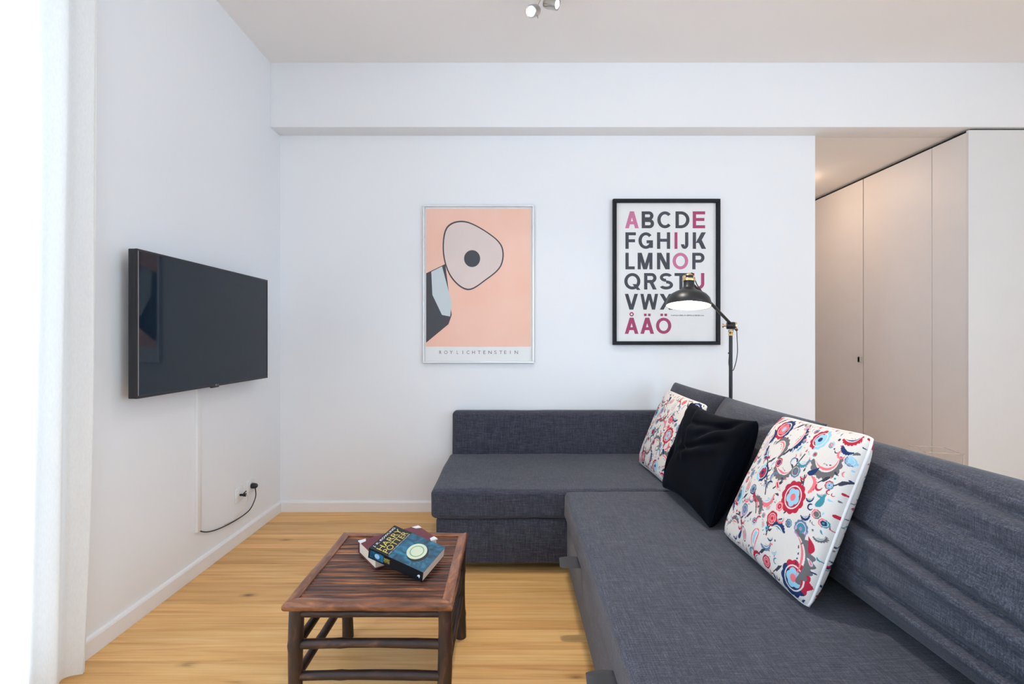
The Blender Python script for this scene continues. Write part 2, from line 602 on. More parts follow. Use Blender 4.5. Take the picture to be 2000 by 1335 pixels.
def lettering(name, text, origin, ux, uy, w, h, mat, parent, bold=0.0, root=None):
    """text fitted into a w x h box lying in the plane spanned by ux, uy"""
    me = glyph(text, bold).copy()
    me.name = name
    me.materials.clear()
    n = len(me.vertices)
    co = np.empty(n * 3, np.float32); me.vertices.foreach_get('co', co); co = co.reshape(-1, 3)
    lo, hi = co.min(0), co.max(0)
    sx = w / max(1e-6, hi[0] - lo[0]); sy = h / max(1e-6, hi[1] - lo[1])
    O, X, Y = [np.array(v, float) for v in (origin, ux, uy)]
    P = O + ((co[:, 0:1] - lo[0]) * sx) * X + ((co[:, 1:2] - lo[1]) * sy) * Y
    P = P - np.array(root.location if root else (0, 0, 0))
    me.vertices.foreach_set('co', P.astype(np.float32).ravel())
    me.update()
    return link(name, me, mat, parent)

def poly_plate(name, pts, y, th, mat, parent, root):
    """flat cut-out in the XZ plane facing -Y"""
    bm = bmesh.new()
    f = bm.faces.new([bm.verts.new((x, y, z)) for x, z in pts])
    bmesh.ops.triangulate(bm, faces=[f])
    r = bmesh.ops.extrude_face_region(bm, geom=bm.faces[:])
    for v in [g for g in r['geom'] if isinstance(g, bmesh.types.BMVert)]: v.co.y += th
    me = bm_mesh(bm, name, False)
    shift(me, root)
    return link(name, me, mat, parent)

# ================================================================== THE ROOM
XL, XR, YB, YR = -1.671, 4.60, 3.55, -2.80       # left wall, right wall, back wall, rear wall
ZC, ZB, YBEAM = 3.19, 2.74, 3.405                # ceiling, underside of the beam, face of the beam
XP = 2.235                                       # end of the back wall, where the passage starts
YH = 6.05                                        # end of the passage

def structure(o, label, cat):
    return tag(o, label, cat, kind='structure')

# floor: sub-floor with boards on it
fl = box('floor', (XL - .2, XR + .2, YR - .2, YH + .2, -0.10, -0.022), M['dark'])
structure(fl, 'warm honey pine board floor with dark knots', 'floor')
PW = 0.205
rng = random.Random(4)
def board_mesh(L):
    bm = bmesh.new()
    add_box(bm, 0, L, 0, PW - 0.0014, -0.022, 0.0, bev=0.0011, seg=1)
    return bm_mesh(bm, 'plank', True, 30)
y = YR
row = 0
y0 = 3.545 - math.ceil((3.545 - YR) / PW) * PW
while y0 < YH:
    xend = XR if y0 < 3.4 else XR
    xs = XL
    first = rng.uniform(2.4, 3.6) if row % 2 else rng.uniform(3.6, 4.6)
    for k, L in enumerate((first, XR - XL - first)):
        if y0 + PW > 3.72 and xs + L < XP: 
            xs += L
            continue
        me = board_mesh(L - 0.0014)
        o = link('plank', me, M['floor'], fl)
        o.location = (xs, y0, 0)
        xs += L
    y0 += PW
    row += 1

def wall_boxes_x(x0, x1, ya, yb, z1, holes):
    out = []; cur = ya
    for a0, a1, z0, zt in sorted(holes):
        out.append((x0, x1, cur, a0, 0, z1)); out.append((x0, x1, a0, a1, 0, z0)); out.append((x0, x1, a0, a1, zt, z1)); cur = a1
    out.append((x0, x1, cur, yb, 0, z1))
    return out
wl = box('wall_left', wall_boxes_x(XL - .2, XL, YR - .2, YB + .12, ZC, [w[2:] for w in WINDOWS if w[0] == 'x' and w[1] < 0]), M['wall'])
structure(wl, 'plain white wall on the left carrying the television', 'wall')
wb = box('wall_back', (XL, XP, YB, YB + .12, 0, ZB + .05), M['wall'])
structure(wb, 'plain white back wall with the two framed posters', 'wall')
wp = box('wall_passage', (XP - .12, XP, YB + .12, YH, 0, ZB + .05), M['wall'])
structure(wp, 'white side wall of the passage behind the poster wall', 'wall')
we = box('wall_passage_end', (XP - .12, XR, YH, YH + .12, 0, ZB + .05), M['wall'])
structure(we, 'white wall closing the far end of the passage', 'wall')
wr = box('wall_right', wall_boxes_x(XR, XR + .2, YR - .2, YH + .12, ZC, [w[2:] for w in WINDOWS if w[0] == 'x' and w[1] > 0]), M['wall'])
structure(wr, 'white wall on the far right of the room', 'wall')
rear = []
cur = XL - .2
for w in [w for w in WINDOWS if w[0] == 'y']:
    rear += [(cur, w[2], YR - .2, YR, 0, ZC), (w[2], w[3], YR - .2, YR, 0, w[4]), (w[2], w[3], YR - .2, YR, w[5], ZC)]
    cur = w[3]
rear.append((cur, XR + .2, YR - .2, YR, 0, ZC))
wq = box('wall_rear', rear, M['wall'])
structure(wq, 'white window wall behind the viewer', 'wall')
ce = box('ceiling', (XL - .2, XR + .2, YR - .2, YBEAM + .02, ZC, ZC + .15), M['ceil'])
structure(ce, 'plain off-white ceiling of the living room', 'ceiling')
cp = box('ceiling_passage', (XP - .12, XR + .2, YB + .04, YH + .12, ZB, ZB + .1), M['ceil'])
structure(cp, 'low ceiling of the passage on the right', 'ceiling')
be = box('trim_1', (XL, XR, YBEAM, YB + .04, ZB, ZC + .02), M['wall'], bev=0.004, seg=2)
structure(be, 'white boxed beam running across above the back wall', 'beam')
# baseboards with a chamfered top
def baseboard(name, p0, p1, nx, ny, label):
    bm = bmesh.new()
    prof = [(0, 0), (0.016, 0), (0.016, 0.066), (0.012, 0.074), (0.0, 0.078)]
    v0 = [bm.verts.new((p0[0] + nx * d, p0[1] + ny * d, z + 0.0005)) for d, z in prof]
    v1 = [bm.verts.new((p1[0] + nx * d, p1[1] + ny * d, z + 0.0005)) for d, z in prof]
    for i in range(5):
        j = (i + 1) % 5
        bm.faces.new((v0[i], v0[j], v1[j], v1[i]))
    bm.faces.new(v0[::-1]); bm.faces.new(v1)
    return structure(link(name, bm_mesh(bm, name, False), M['trimw']), label, 'baseboard')
baseboard('baseboard_left', (XL, 1.74), (XL, YB), 1, 0, 'white baseboard along the left wall under the television')
baseboard('baseboard_back', (XL + .016, YB), (XP, YB), 0, -1, 'white baseboard along the back wall behind the sofa')
# windows
for i, (ax, pl, a0, a1, z0, z1) in enumerate(WINDOWS):
    lab = ['tall white balcony window behind the curtain at left', 'tall white window in the left wall behind the viewer',
           'white window in the rear wall behind the viewer', 'unseen white window added in the right wall behind the viewer'][i]
    w = thing('window_%d' % (i + 1), lab, 'window', ((pl + (.1 if pl > 0 else -.1), (a0 + a1) / 2, z0) if ax == 'x' else ((a0 + a1) / 2, pl - .1, z0)), kind='structure')
    f = .05; c = (a0 + a1) / 2
    def R(u0, u1, za, zb, d0, d1):
        return ((pl - d1, pl - d0, u0, u1, za, zb) if pl < 0 else (pl + d0, pl + d1, u0, u1, za, zb)) if ax == 'x' else (u0, u1, pl - d1, pl - d0, za, zb)
    fr = [R(a0, a0 + f, z0, z1, .07, .13), R(a1 - f, a1, z0, z1, .07, .13), R(a0 + f, a1 - f, z0, z0 + f, .07, .13),
          R(a0 + f, a1 - f, z1 - f, z1, .07, .13), R(c - f / 2, c + f / 2, z0 + f, z1 - f, .07, .13)]
    box('window_frame', fr, M['trimw'], w)
    box('pane', R(a0 + f, c - f / 2, z0 + f, z1 - f, .098, .102), M['pane'], w)
    box('pane', R(c + f / 2, a1 - f, z0 + f, z1 - f, .098, .102), M['pane'], w)

# ================================================================== BUILT-IN WARDROBE
XW = 3.23
wd = thing('built_in_wardrobe', 'pale full-height built-in wardrobe lining the passage at right', 'wardrobe', (XW, 3.43, 0))
box('carcass', (XW + .028, XR - .01, 3.433, YH - .01, 0.0, ZB - .003), M['dark'], wd)  # near-black colour stands in for the shade in the gaps round the doors
DT = ZB - .026
def wdoor(y0, y1, name='door'):
    return box(name, (XW, XW + .022, y0, y1, 0.06, DT), M['ward'], wd, bev=.0015, seg=1)
wdoor(3.432, 3.713, 'filler_panel')
d1 = wdoor(3.718, 4.430)
d2 = wdoor(4.440, 5.20)
wdoor(5.204, 6.03)
box('handle', [(XW - .022, XW, 4.452, 4.475, 1.045, 1.095), (XW - .022, XW - .018, 4.445, 4.482, 1.045, 1.095)], M['satin'], d2, bev=.001, seg=1)
box('plinth', (XW + .03, XW + .05, 3.44, YH - .02, 0.0, .058), M['ward'], wd)
box('end_panel', (XW - .006, XR - .005, 3.412, 3.430, 0.0, ZB - .017), M['wardend'], wd, bev=.001, seg=1)

# passage lamp (a flush ceiling lamp just round the corner)
pl_ = thing('passage_lamp', 'flush glass ceiling lamp in the passage', 'lamp', (2.62, 4.55, ZB))
lathe('lamp_plate', [(0, -.001), (.10, -.001), (.10, -.018), (0, -.018)], M['chrome'], None, 32, Matrix.Translation((0, 0, 0))).parent = pl_
b_ = lathe('glass_bowl', [(.09, -.019), (.092, -.04), (.075, -.065), (.04, -.08), (0, -.084)], emit('passage_lamp_glass', (1.0, 0.72, 0.50, 1), 22.0), None, 32)
b_.parent = pl_

# ================================================================== CURTAIN
cu = thing('curtain', 'long white curtain hanging over the window at the left edge', 'curtain', (XL + .1, 1.5, 0))
bm = bmesh.new()
NY, NZ = 150, 60
rows = []
for j in range(NZ + 1):
    t = j / NZ
    z = 0.012 + t * (3.10 - 0.012)
    r_ = []
    for i in range(NY + 1):
        s = i / NY                                # 0 at the far hem
        y_ = 1.862 - s * .62
        flare = (1 - t) ** 3
        amp = .020 + .008 * math.sin(3.1 * s + 1.0)
        ph = s * 2 * math.pi * 5.5 + .5 * math.sin(s * 9 + t * 1.7) + (1 - t) * .6 * math.sin(s * 23)
        x_ = XL + .074 + amp * math.sin(ph + 0.8) - .018 * flare + .006 * math.sin(7 * t + 11 * s)
        y_ -= .035 * flare * (1 - s) + .012 * math.cos(ph) * .6
        r_.append(bm.verts.new((x_, y_, z)))
    rows.append(r_)
for j in range(NZ):
    for i in range(NY):
        bm.faces.new((rows[j][i], rows[j][i + 1], rows[j + 1][i + 1], rows[j + 1][i]))
me = bm_mesh(bm, 'drape', True, 180); shift(me, cu)
dr = link('drape', me, M['curtain'], cu)
tube('hem', [v for v in [(XL + .074 + .025 * math.sin(.8) - .018 * (1 - t) ** 3 + .002, 1.862 - .035 * (1 - t) ** 3 - .004, .012 + t * 3.08) for t in [k / 24 for k in range(25)]]], .004, M['curtain'], cu, 6)
tube('curtain_rod', [(XL + .09, 1.93, 3.125), (XL + .09, .30, 3.125)], .012, M['trimw'], cu, 12)
for yy in (1.90, 1.1, .33):
    tube('bracket', [(XL + .001, yy, 3.125), (XL + .09, yy, 3.125)], .008, M['trimw'], cu, 8)

# ================================================================== SOFA
SZ = .45
sofa = thing('corner_sofa', 'charcoal grey fabric corner sofa with chaise against the back wall', 'sofa', (.6, 2.6, 0))
def wob(a, s, seed=0.0):
    return lambda p, n: n * (a * mnoise.noise(Vector((p.x * s + seed, p.y * s, p.z * s))))
def seat_disp(p, n):
    d = n * (.004 * mnoise.noise(Vector((p.x * 3.5, p.y * 3.5, p.z * 3.5))) + .0016 * mnoise.noise(Vector((p.x * 22, p.y * 5, p.z * 40))))
    return d
box('chaise_base', (-.394, 1.20, 2.625, 3.50, .045, .288), M['sofa'], sofa, bev=.012, seg=3)
def chaise_disp(p, n):
    d = seat_disp(p, n)
    if n.y < -.5:                       # a soft horizontal pucker on the front border
        d = d + n * (-.006 * math.exp(-((p.z - .395) / .008) ** 2) * (1 if p.x < .2 else .4))
    return d
soft_box('chaise_seat', (-.420, 1.20, 2.600, 3.44, .292, SZ + .002), .028, M['sofa'], sofa, .03, chaise_disp)
soft_box('chaise_backrest', (-.402, 1.22, 3.435, 3.528, .30, .748), .032, M['sofa'], sofa, .04, wob(.003, 4, 5))
box('sofa_base', (.312, 1.22, .86, 2.622, .045, .300), M['sofa'], sofa, bev=.012, seg=3)
soft_box('seat', (.293, 1.24, .84, 2.597, .305, SZ), .030, M['sofa'], sofa, .03, seat_disp)
soft_box('back_frame', (1.225, 1.365, .80, 3.525, .05, .70), .03, M['sofa'], sofa, .06, wob(.003, 3, 9))
soft_box('armrest', (.32, 1.222, .70, .835, .05, .62), .03, M['sofa'], sofa, .06, wob(.003, 3, 2))
for (fx, fy) in ((-.33, 2.70), (-.33, 3.42), (.38, .95), (1.15, 3.42), (1.28, .95)):
    tube('foot', [(fx, fy, 0.0), (fx, fy, .05)], [.022, .026], M['black'], sofa, 14)
M['strap'] = flat('grey_webbing', srgb(104, 102, 104), .8)
for yy in (2.087, 1.363):           # pull loops between seat and base
    bm = bmesh.new()
    path = spline([(.314, yy + .008, .301), (.275, yy + .010, .304), (.236, yy + .007, .303), (.217, yy, .301), (.236, yy - .007, .299), (.275, yy - .009, .298), (.314, yy - .008, .299)], 5)
    pr = []
    for q in path:
        pr.append([bm.verts.new(q + Vector((0, .015 * s, .012 * s))) for s in (-1, 1)])
    for a, b in zip(pr, pr[1:]):
        bm.faces.new((a[0], a[1], b[1], b[0]))
    bmesh.ops.solidify(bm, geom=bm.faces[:], thickness=.002)
    me = bm_mesh(bm, 'pull_strap', True); shift(me, sofa)
    link('pull_strap', me, M['strap'], sofa)

# loose back cushions -------------------------------------------------
def crease(U, V, u0, v0, u1, v1, w, depth):
    """a fold along the line (u0,v0)-(u1,v1), fading at its ends"""
    dx, dy = u1 - u0, v1 - v0
    L2 = dx * dx + dy * dy
    t = ((U - u0) * dx + (V - v0) * dy) / L2
    d = ((U - u0) * dy - (V - v0) * dx) / math.sqrt(L2)
    fade = np.clip(np.minimum(t, 1 - t) * 4 + .4, 0, 1) * ((t > -.1) & (t < 1.1))
    return fade * (-depth * np.exp(-(d / w) ** 2) + .6 * depth * np.exp(-((d - 2.2 * w) / (1.6 * w)) ** 2))
def lumps(U, V, seed, a):
    return a * (np.sin(2.3 * U + seed) * np.cos(1.9 * V + 2 * seed) + .5 * np.sin(4.7 * U - 3.1 * V + seed * 3))

def near_disp(U, V):   # U: -1 near the viewer ... +1 far
    d = lumps(U, V, .7, .010)
    d = d + crease(U, V, -1.0, -.36, .55, -.02, .045, .032)
    d = d + crease(U, V, -1.0, -.74, .10, -.66, .05, .030)
    d = d + crease(U, V, -.95, .52, .05, .78, .06, .026)
    d = d + crease(U, V, -.90, .20, -.10, .34, .06, .014)
    return d
bcN = thing('back_cushion', 'big slumped grey back cushion nearest the viewer at right', 'cushion', (1.15, 1.4, SZ), 'loose grey back cushions of the sofa')
grid_pillow('cushion_cover', [(1.085, .86, .462), (1.085, 1.94, .462), (1.262, 1.95, .905), (1.262, .86, .918)], .115, 90, M['sofa'], bcN, p=.42, q=3.2, pinch=.01, disp=near_disp, back_T=.05)
def mid_disp(U, V):
    return lumps(U, V, 2.1, .010) + crease(U, V, -.2, .2, .5, .75, .07, .010) + crease(U, V, -.75, .9, -.1, .35, .06, .010)
bcM = thing('back_cushion', 'middle grey back cushion behind the navy velvet cushion', 'cushion', (1.15, 2.4, SZ), 'loose grey back cushions of the sofa')
grid_pillow('cushion_cover', [(1.10, 1.965, .462), (1.10, 2.85, .462), (1.285, 2.87, .915), (1.285, 1.962, .915)], .105, 70, M['sofa'], bcM, p=.45, q=2.8, pinch=.015, disp=mid_disp, back_T=.05)
bcF = thing('back_cushion', 'far grey back cushion in the sofa corner by the poster wall', 'cushion', (1.15, 3.2, SZ), 'loose grey back cushions of the sofa')
grid_pillow('cushion_cover', [(1.10, 2.87, .462), (1.08, 3.41, .462), (1.165, 3.395, .955), (1.292, 2.835, .915)], .085, 60, M['sofa'], bcF, p=.36, q=2.8, pinch=.02, disp=lambda U, V: lumps(U, V, 4.0, .006), back_T=.06)

# ================================================================== PRINTED COTTON (flat textile print)
CREAM = np.array(srgb(214, 208, 202)[:3]); NAVY = np.array(srgb(30, 52, 98)[:3]); CRIM = np.array(srgb(176, 36, 62)[:3])
PINK = np.array(srgb(226, 112, 122)[:3]); SKY = np.array(srgb(146, 196, 216)[:3]); GREY = np.array(srgb(104, 102, 104)[:3])
SLATE = np.array(srgb(96, 120, 152)[:3]); TEAL = np.array(srgb(64, 136, 150)[:3]); INK = np.array(srgb(58, 58, 74)[:3]); LILAC = np.array(srgb(150, 136, 176)[:3])

def make_print(seed, n=1000):
    img = np.empty((n, n, 3)); img[:] = CREAM
    g = (np.arange(n) + .5) / n
    X, Y = np.meshgrid(g, g, indexing='ij')          # x across 0..1, y up 0..1
    def win(cx, cy, r):
        a = slice(max(0, int((cx - r) * n)), min(n, int((cx + r) * n) + 2)); b = slice(max(0, int((cy - r) * n)), min(n, int((cy + r) * n) + 2))
        return a, b
    def put(a, b, mask, col):
        sub = img[a, b]; sub[mask] = col
    def flower(cx, cy, r, ca, cb, cc, cd, rot=0.0, pet=10):
        a, b = win(cx, cy, r * 1.15); x = X[a, b] - cx; y = Y[a, b] - cy
        rr = np.hypot(x, y); th = np.arctan2(y, x) + rot
        out = r * (.90 + .10 * np.abs(np.cos(pet * th / 2)))
        m = rr < out
        half = np.sin(th) > 0
        put(a, b, m & half, ca); put(a, b, m & ~half, cb)
        put(a, b, (rr < r * .70) & (rr > r * .62), CREAM)
        inn = r * .56 * (.8 + .2 * np.abs(np.cos(2.5 * th)))
        put(a, b, rr < inn, cc); put(a, b, rr < r * .22, cd)
    def arc(cx, cy, r, a0, a1, w, col, col2=None, scal=9):
        """comma: a scalloped crescent with a thin lining and dots"""
        a, b = win(cx, cy, r * 1.4); x = X[a, b] - cx; y = Y[a, b] - cy
        rr = np.hypot(x, y); th = np.mod(np.arctan2(y, x) - a0, 2 * math.pi); sp = a1 - a0
        t = th / sp; ins = t < 1
        wid = w * np.sin(np.clip(t, 0, 1) ** .7 * math.pi) ** .6
        sc = 1 + .12 * np.abs(np.sin(t * scal * math.pi))
        put(a, b, ins & (rr < r * sc) & (rr > r - wid), col)
        if col2 is not None:
            put(a, b, ins & (rr < r - wid * 1.35) & (rr > r - wid * 1.35 - w * .45 * np.sin(np.clip(t, 0, 1) * math.pi)), col2)
            dots = np.abs(np.mod(t * 6, 1) - .5) < .2
            put(a, b, ins & dots & (rr < r - wid * 2.3) & (rr > r - wid * 2.3 - w * .3) & (t > .15) & (t < .85), INK)
    def drop(cx, cy, r, ang, col, ring=None):
        a, b = win(cx, cy, r * 2.3); x0 = X[a, b] - cx; y0 = Y[a, b] - cy
        x = x0 * math.cos(ang) + y0 * math.sin(ang); y = -x0 * math.sin(ang) + y0 * math.cos(ang)
        y = y - .35 * (x / r) ** 2 * r * .5
        wdt = r * np.clip((x + r) / (2.6 * r), 0, 1) ** .5 * np.clip((2.0 * r - x) / (2.6 * r), 0, 1) ** 1.0 * 1.25
        m = (np.abs(y) < wdt) & (x > -r) & (x < 2 * r)
        put(a, b, m, col)
        if ring is not None:
            put(a, b, (np.abs(y) < wdt * .68) & (x > -r * .8) & (x < 1.5 * r), CREAM)
            put(a, b, (np.abs(y) < wdt * .38) & (x > -r * .6) & (x < .9 * r), ring)
    def stem(p0, p1, p2, w, col, leaves=4):
        for k in range(70):
            t = k / 69
            px = (1 - t) ** 2 * p0[0] + 2 * t * (1 - t) * p1[0] + t * t * p2[0]; py = (1 - t) ** 2 * p0[1] + 2 * t * (1 - t) * p1[1] + t * t * p2[1]
            a, b = win(px, py, w); put(a, b, np.hypot(X[a, b] - px, Y[a, b] - py) < w * .5, col)
            if leaves and k % (70 // (leaves + 1)) == 0 and 0 < k < 66:
                drop(px + .016 * (1 if (k // 9) % 2 else -1), py + .012, .013, .5 if (k // 9) % 2 else 2.4, col)
    def dot(cx, cy, r, col):
        a, b = win(cx, cy, r); put(a, b, np.hypot(X[a, b] - cx, Y[a, b] - cy) < r, col)
    R = random.Random(seed)
    taken = []
    def free(x, y, r):
        return all(math.hypot(x - q[0], y - q[1]) > r + q[2] for q in taken)
    # layout of the large motifs (x across from the far side, y up)
    big = [('s', .30, .66, .40, .60, .47, .44), ('s', .52, .50, .62, .62, .66, .78), ('s', .45, .30, .40, .40, .30, .44), ('s', .70, .40, .80, .52, .74, .66), ('s', .18, .20, .30, .24, .34, .12), ('s', .62, .22, .60, .30, .70, .36)]
    for _, a0, b0, a1, b1, a2, b2 in big:
        stem((a0, b0), (a1, b1), (a2, b2), .010, INK, 5)
    fl = [(.27, .90, .075, NAVY, CRIM, PINK, SKY, .9), (.70, .90, .065, SKY, CRIM, SKY, NAVY, 1.6), (.135, .33, .070, SKY, CRIM, TEAL, NAVY, 1.2),
          (.72, .51, .090, CRIM, CRIM, SKY, PINK, .2), (.34, .56, .058, NAVY, SKY, CRIM, NAVY, 1.5), (.90, .10, .085, CRIM, NAVY, SKY, PINK, .6), (.05, .97, .05, PINK, CRIM, CRIM, PINK, 0.),
          (.62, .33, .042, CRIM, CRIM, PINK, CRIM, 0.), (.30, .27, .040, SLATE, LILAC, SLATE, LILAC, 0.), (.86, .37, .044, SLATE, LILAC, TEAL, LILAC, 0.), (.46, .67, .030, CRIM, CRIM, NAVY, CRIM, 0.),
          (.64, .42, .028, PINK, PINK, CRIM, PINK, 0.), (.09, .62, .028, CRIM, NAVY, PINK, CRIM, .4), (.66, .07, .034, CRIM, CRIM, PINK, CRIM, 0.), (.20, .52, .026, SLATE, SLATE, SLATE, SLATE, 0.)]
    for q in fl:
        q = q[:2] + (q[2] * 1.16,) + q[3:]
        flower(*q[:7], rot=q[7], pet=11 if q[2] > .05 else 6); taken.append((q[0], q[1], q[2] * 1.1))
    ar = [(.37, .76, .075, -1.0, 3.0, .026, GREY, PINK), (.27, .72, .058, 2.6, 5.6, .024, NAVY, TEAL), (.47, .86, .085, -1.3, 1.2, .026, NAVY, PINK), (.53, .66, .080, 3.4, 6.2, .028, GREY, PINK), (.84, .78, .085, 3.2, 7.0, .030, GREY, PINK),
          (.40, .42, .050, 3.0, 6.0, .024, CRIM, SKY), (.50, .43, .055, 4.0, 7.0, .022, PINK, SKY), (.42, .33, .065, -.4, 2.2, .026, GREY, PINK), (.70, .28, .050, .2, 3.0, .020, NAVY, TEAL), (.83, .20, .13, -.9, 1.6, .030, GREY, PINK),
          (.80, .62, .045, -1.2, 1.8, .022, PINK, None), (.17, .82, .050, -1.2, 1.6, .024, NAVY, CRIM), (.05, .20, .06, 0, 3, .022, NAVY, GREY), (.93, .90, .035, 3, 6, .022, NAVY, None), (.20, .12, .06, .5, 3.4, .022, GREY, PINK), (.08, .46, .05, 1, 4, .018, PINK, GREY)]
    for q in ar:
        q = q[:2] + (q[2] * 1.12,) + q[3:5] + (q[5] * 1.15,) + q[6:]
        arc(*q); taken.append((q[0], q[1], q[2] * .72))
    for q in [(.52, .17, .055, -1.75, PINK, SKY), (.24, .42, .042, 1.5, GREY, PINK), (.16, .74, .04, 1.3, PINK, SKY), (.40, .12, .04, 2.2, INK, PINK), (.58, .80, .028, 1.1, SKY, TEAL), (.78, .69, .030, .6, NAVY, None), (.92, .55, .03, 1.2, TEAL, None), (.95, .30, .03, 1.8, CRIM, None), (.32, .09, .03, 1., NAVY, None)]:
        drop(*q); taken.append((q[0], q[1], q[2] * 1.2))
    cols0 = [NAVY, CRIM, GREY, PINK, TEAL, SKY, SLATE]
    for k in range(900):
        x, y, r = R.uniform(.03, .97), R.uniform(.03, .97), R.uniform(.026, .052) * (1.0 if k < 300 else .72)
        if free(x, y, r * .72):
            c, c2 = R.sample(cols0, 2); kind = R.random()
            if kind < .22: flower(x, y, r * .85, c, c2, R.choice(cols0), c, R.uniform(0, 3), 8)
            elif kind < .55: arc(x, y, r, R.uniform(0, 6.2), 0, r * .36, c, c2) if False else arc(x, y, r, (lambda q: q)(1.0), 4.4, r * .36, c, c2) if kind < .33 else arc(x, y, r, 3.6, 6.9, r * .36, c, c2)
            elif kind < .85: drop(x, y, r * .62, R.uniform(0, 6.28), c, c2)
            else: stem((x - r, y - r), (x, y), (x + r * .4, y + r), .007, INK, 3)
            taken.append((x, y, r * .78))
    cols = [PINK, CRIM, NAVY, TEAL, GREY, SKY, INK, NAVY, CRIM, GREY]
    for k in range(2600):
        x, y, r = R.random(), R.random(), R.uniform(.005, .017)
        if free(x, y, r + .004):
            c = cols[R.randrange(len(cols))]
            kind = R.random()
            if kind < .35: dot(x, y, r * .6, c)
            elif kind < .75: drop(x, y, r * .9, R.uniform(0, 6.28), c)
            else: arc(x, y, r * 1.3, R.uniform(0, 6), R.uniform(0, 6) + 8.4, r * .7, c, None, 3) if False else arc(x, y, r * 1.4, 1.0 + R.uniform(0, 3), 4.0 + R.uniform(0, 3), r * .7, c)
            taken.append((x, y, r))
    return img

def sampler(img, mirror=False, turn=0):
    n = img.shape[0]
    def f(U, V):
        x = (1 - U) / 2; y = (V + 1) / 2             # x = 0 at the far side
        if mirror: x = 1 - x
        for _ in range(turn): x, y = y, 1 - x
        i = np.clip((x * n).astype(int), 0, n - 1); j = np.clip((y * n).astype(int), 0, n - 1)
        return img[i, j]
    return f
PRINT = make_print(3)

def floral(label, corners, T, n, nb, samp, disp, loc):
    t = thing('floral_cushion', label, 'cushion', loc, 'white cushions with a folk flower print')
    grid_pillow('cover', corners, T, n, M['print'], t, p=.36, q=2.4, pinch=.02, rnd=.03, disp=disp, colour=samp, nb=nb)
    tube('piping', seam_path(corners, .02, 40, .03), .0046, M['piping'], t, 8, True)
    return t
floral('white cushion with red and blue flower print, the larger one nearest the viewer',
       [(.885, 1.432, .462), (.885, 2.004, .462), (1.128, 2.004, .940), (1.085, 1.442, .968)], .070, 560, 220, sampler(PRINT),
       lambda U, V: .004 * np.sin(5 * U + 2 * V) * np.cos(4 * V) + .003 * np.sin(9 * U * V + 2), (.885, 1.72, SZ))
floral('white cushion with red and blue flower print, half hidden behind the navy one',
       [(.862, 2.66, .462), (.842, 3.155, .462), (1.035, 3.165, .925), (1.090, 2.665, .892)], .060, 330, 140, sampler(PRINT, True, 2),
       lambda U, V: .004 * np.sin(6 * U + 2 * V) * np.cos(3 * V), (.86, 2.9, SZ))

# navy velvet cushion
def navy_disp(U, V):
    d = .006 * np.sin(3 * U + 1) * np.cos(2.4 * V)
    d = d + crease(U, V, -.98, .98, -.1, .35, .08, .020) + crease(U, V, -.80, .45, .25, -.05, .06, .015) + crease(U, V, -.9, .75, .3, .55, .07, .014)
    d = d + crease(U, V, .95, .80, .35, .10, .06, .016) + crease(U, V, .9, -.8, .5, -.1, .06, .014) + crease(U, V, .5, .9, .1, -.2, .06, .012)
    return d
nv = thing('velvet_cushion', 'dark navy velvet cushion between the two flower print cushions', 'cushion', (.86, 2.35, SZ))
NVC = [(.850, 2.058, .462), (.832, 2.615, .462), (.985, 2.615, .915), (1.062, 2.085, .905)]
grid_pillow('cover', NVC, .085, 110, M['velvet'], nv, p=.33, q=2.2, pinch=.11, disp=navy_disp, back_T=.12)
tube('seam', seam_path(NVC, .11), .0025, M['velvet'], nv, 6, True)

# ================================================================== BAMBOO TABLE
TX0, TX1, TY0, TY1, TZ = -.714, -.176, 1.525, 2.092, .430
tb = thing('bamboo_table', 'low dark brown bamboo side table with slatted top', 'table', ((TX0 + TX1) / 2, (TY0 + TY1) / 2, 0))
tl = Vector(tb.location)
def pole(name, p0, p1, r, mat, nodes=(), seg=14, bend=0.0):
    p0, p1 = Vector(p0), Vector(p1); L = (p1 - p0).length
    ks = [i / 20 for i in range(21)]
    pts, rd = [], []
    rr = random.Random(int(p0.x * 977 + p0.y * 313 + p0.z * 71 + p1.z * 13))
    ph = rr.uniform(0, 6)
    for t in ks:
        q = p0.lerp(p1, t) + Vector((0, 0, bend * math.sin(math.pi * t)))
        if abs((p1 - p0).z) > .2: q += Vector((.002 * math.sin(5 * t + ph), .002 * math.cos(4 * t + ph), 0))
        pts.append(q)
        rd.append(r * (1 + .04 * math.sin(7 * t + ph) + sum(.10 * math.exp(-((t - nd) / .02) ** 2) for nd in nodes)))
    return tube(name, pts, rd, mat, tb, seg)
rw, rh = .037, .030
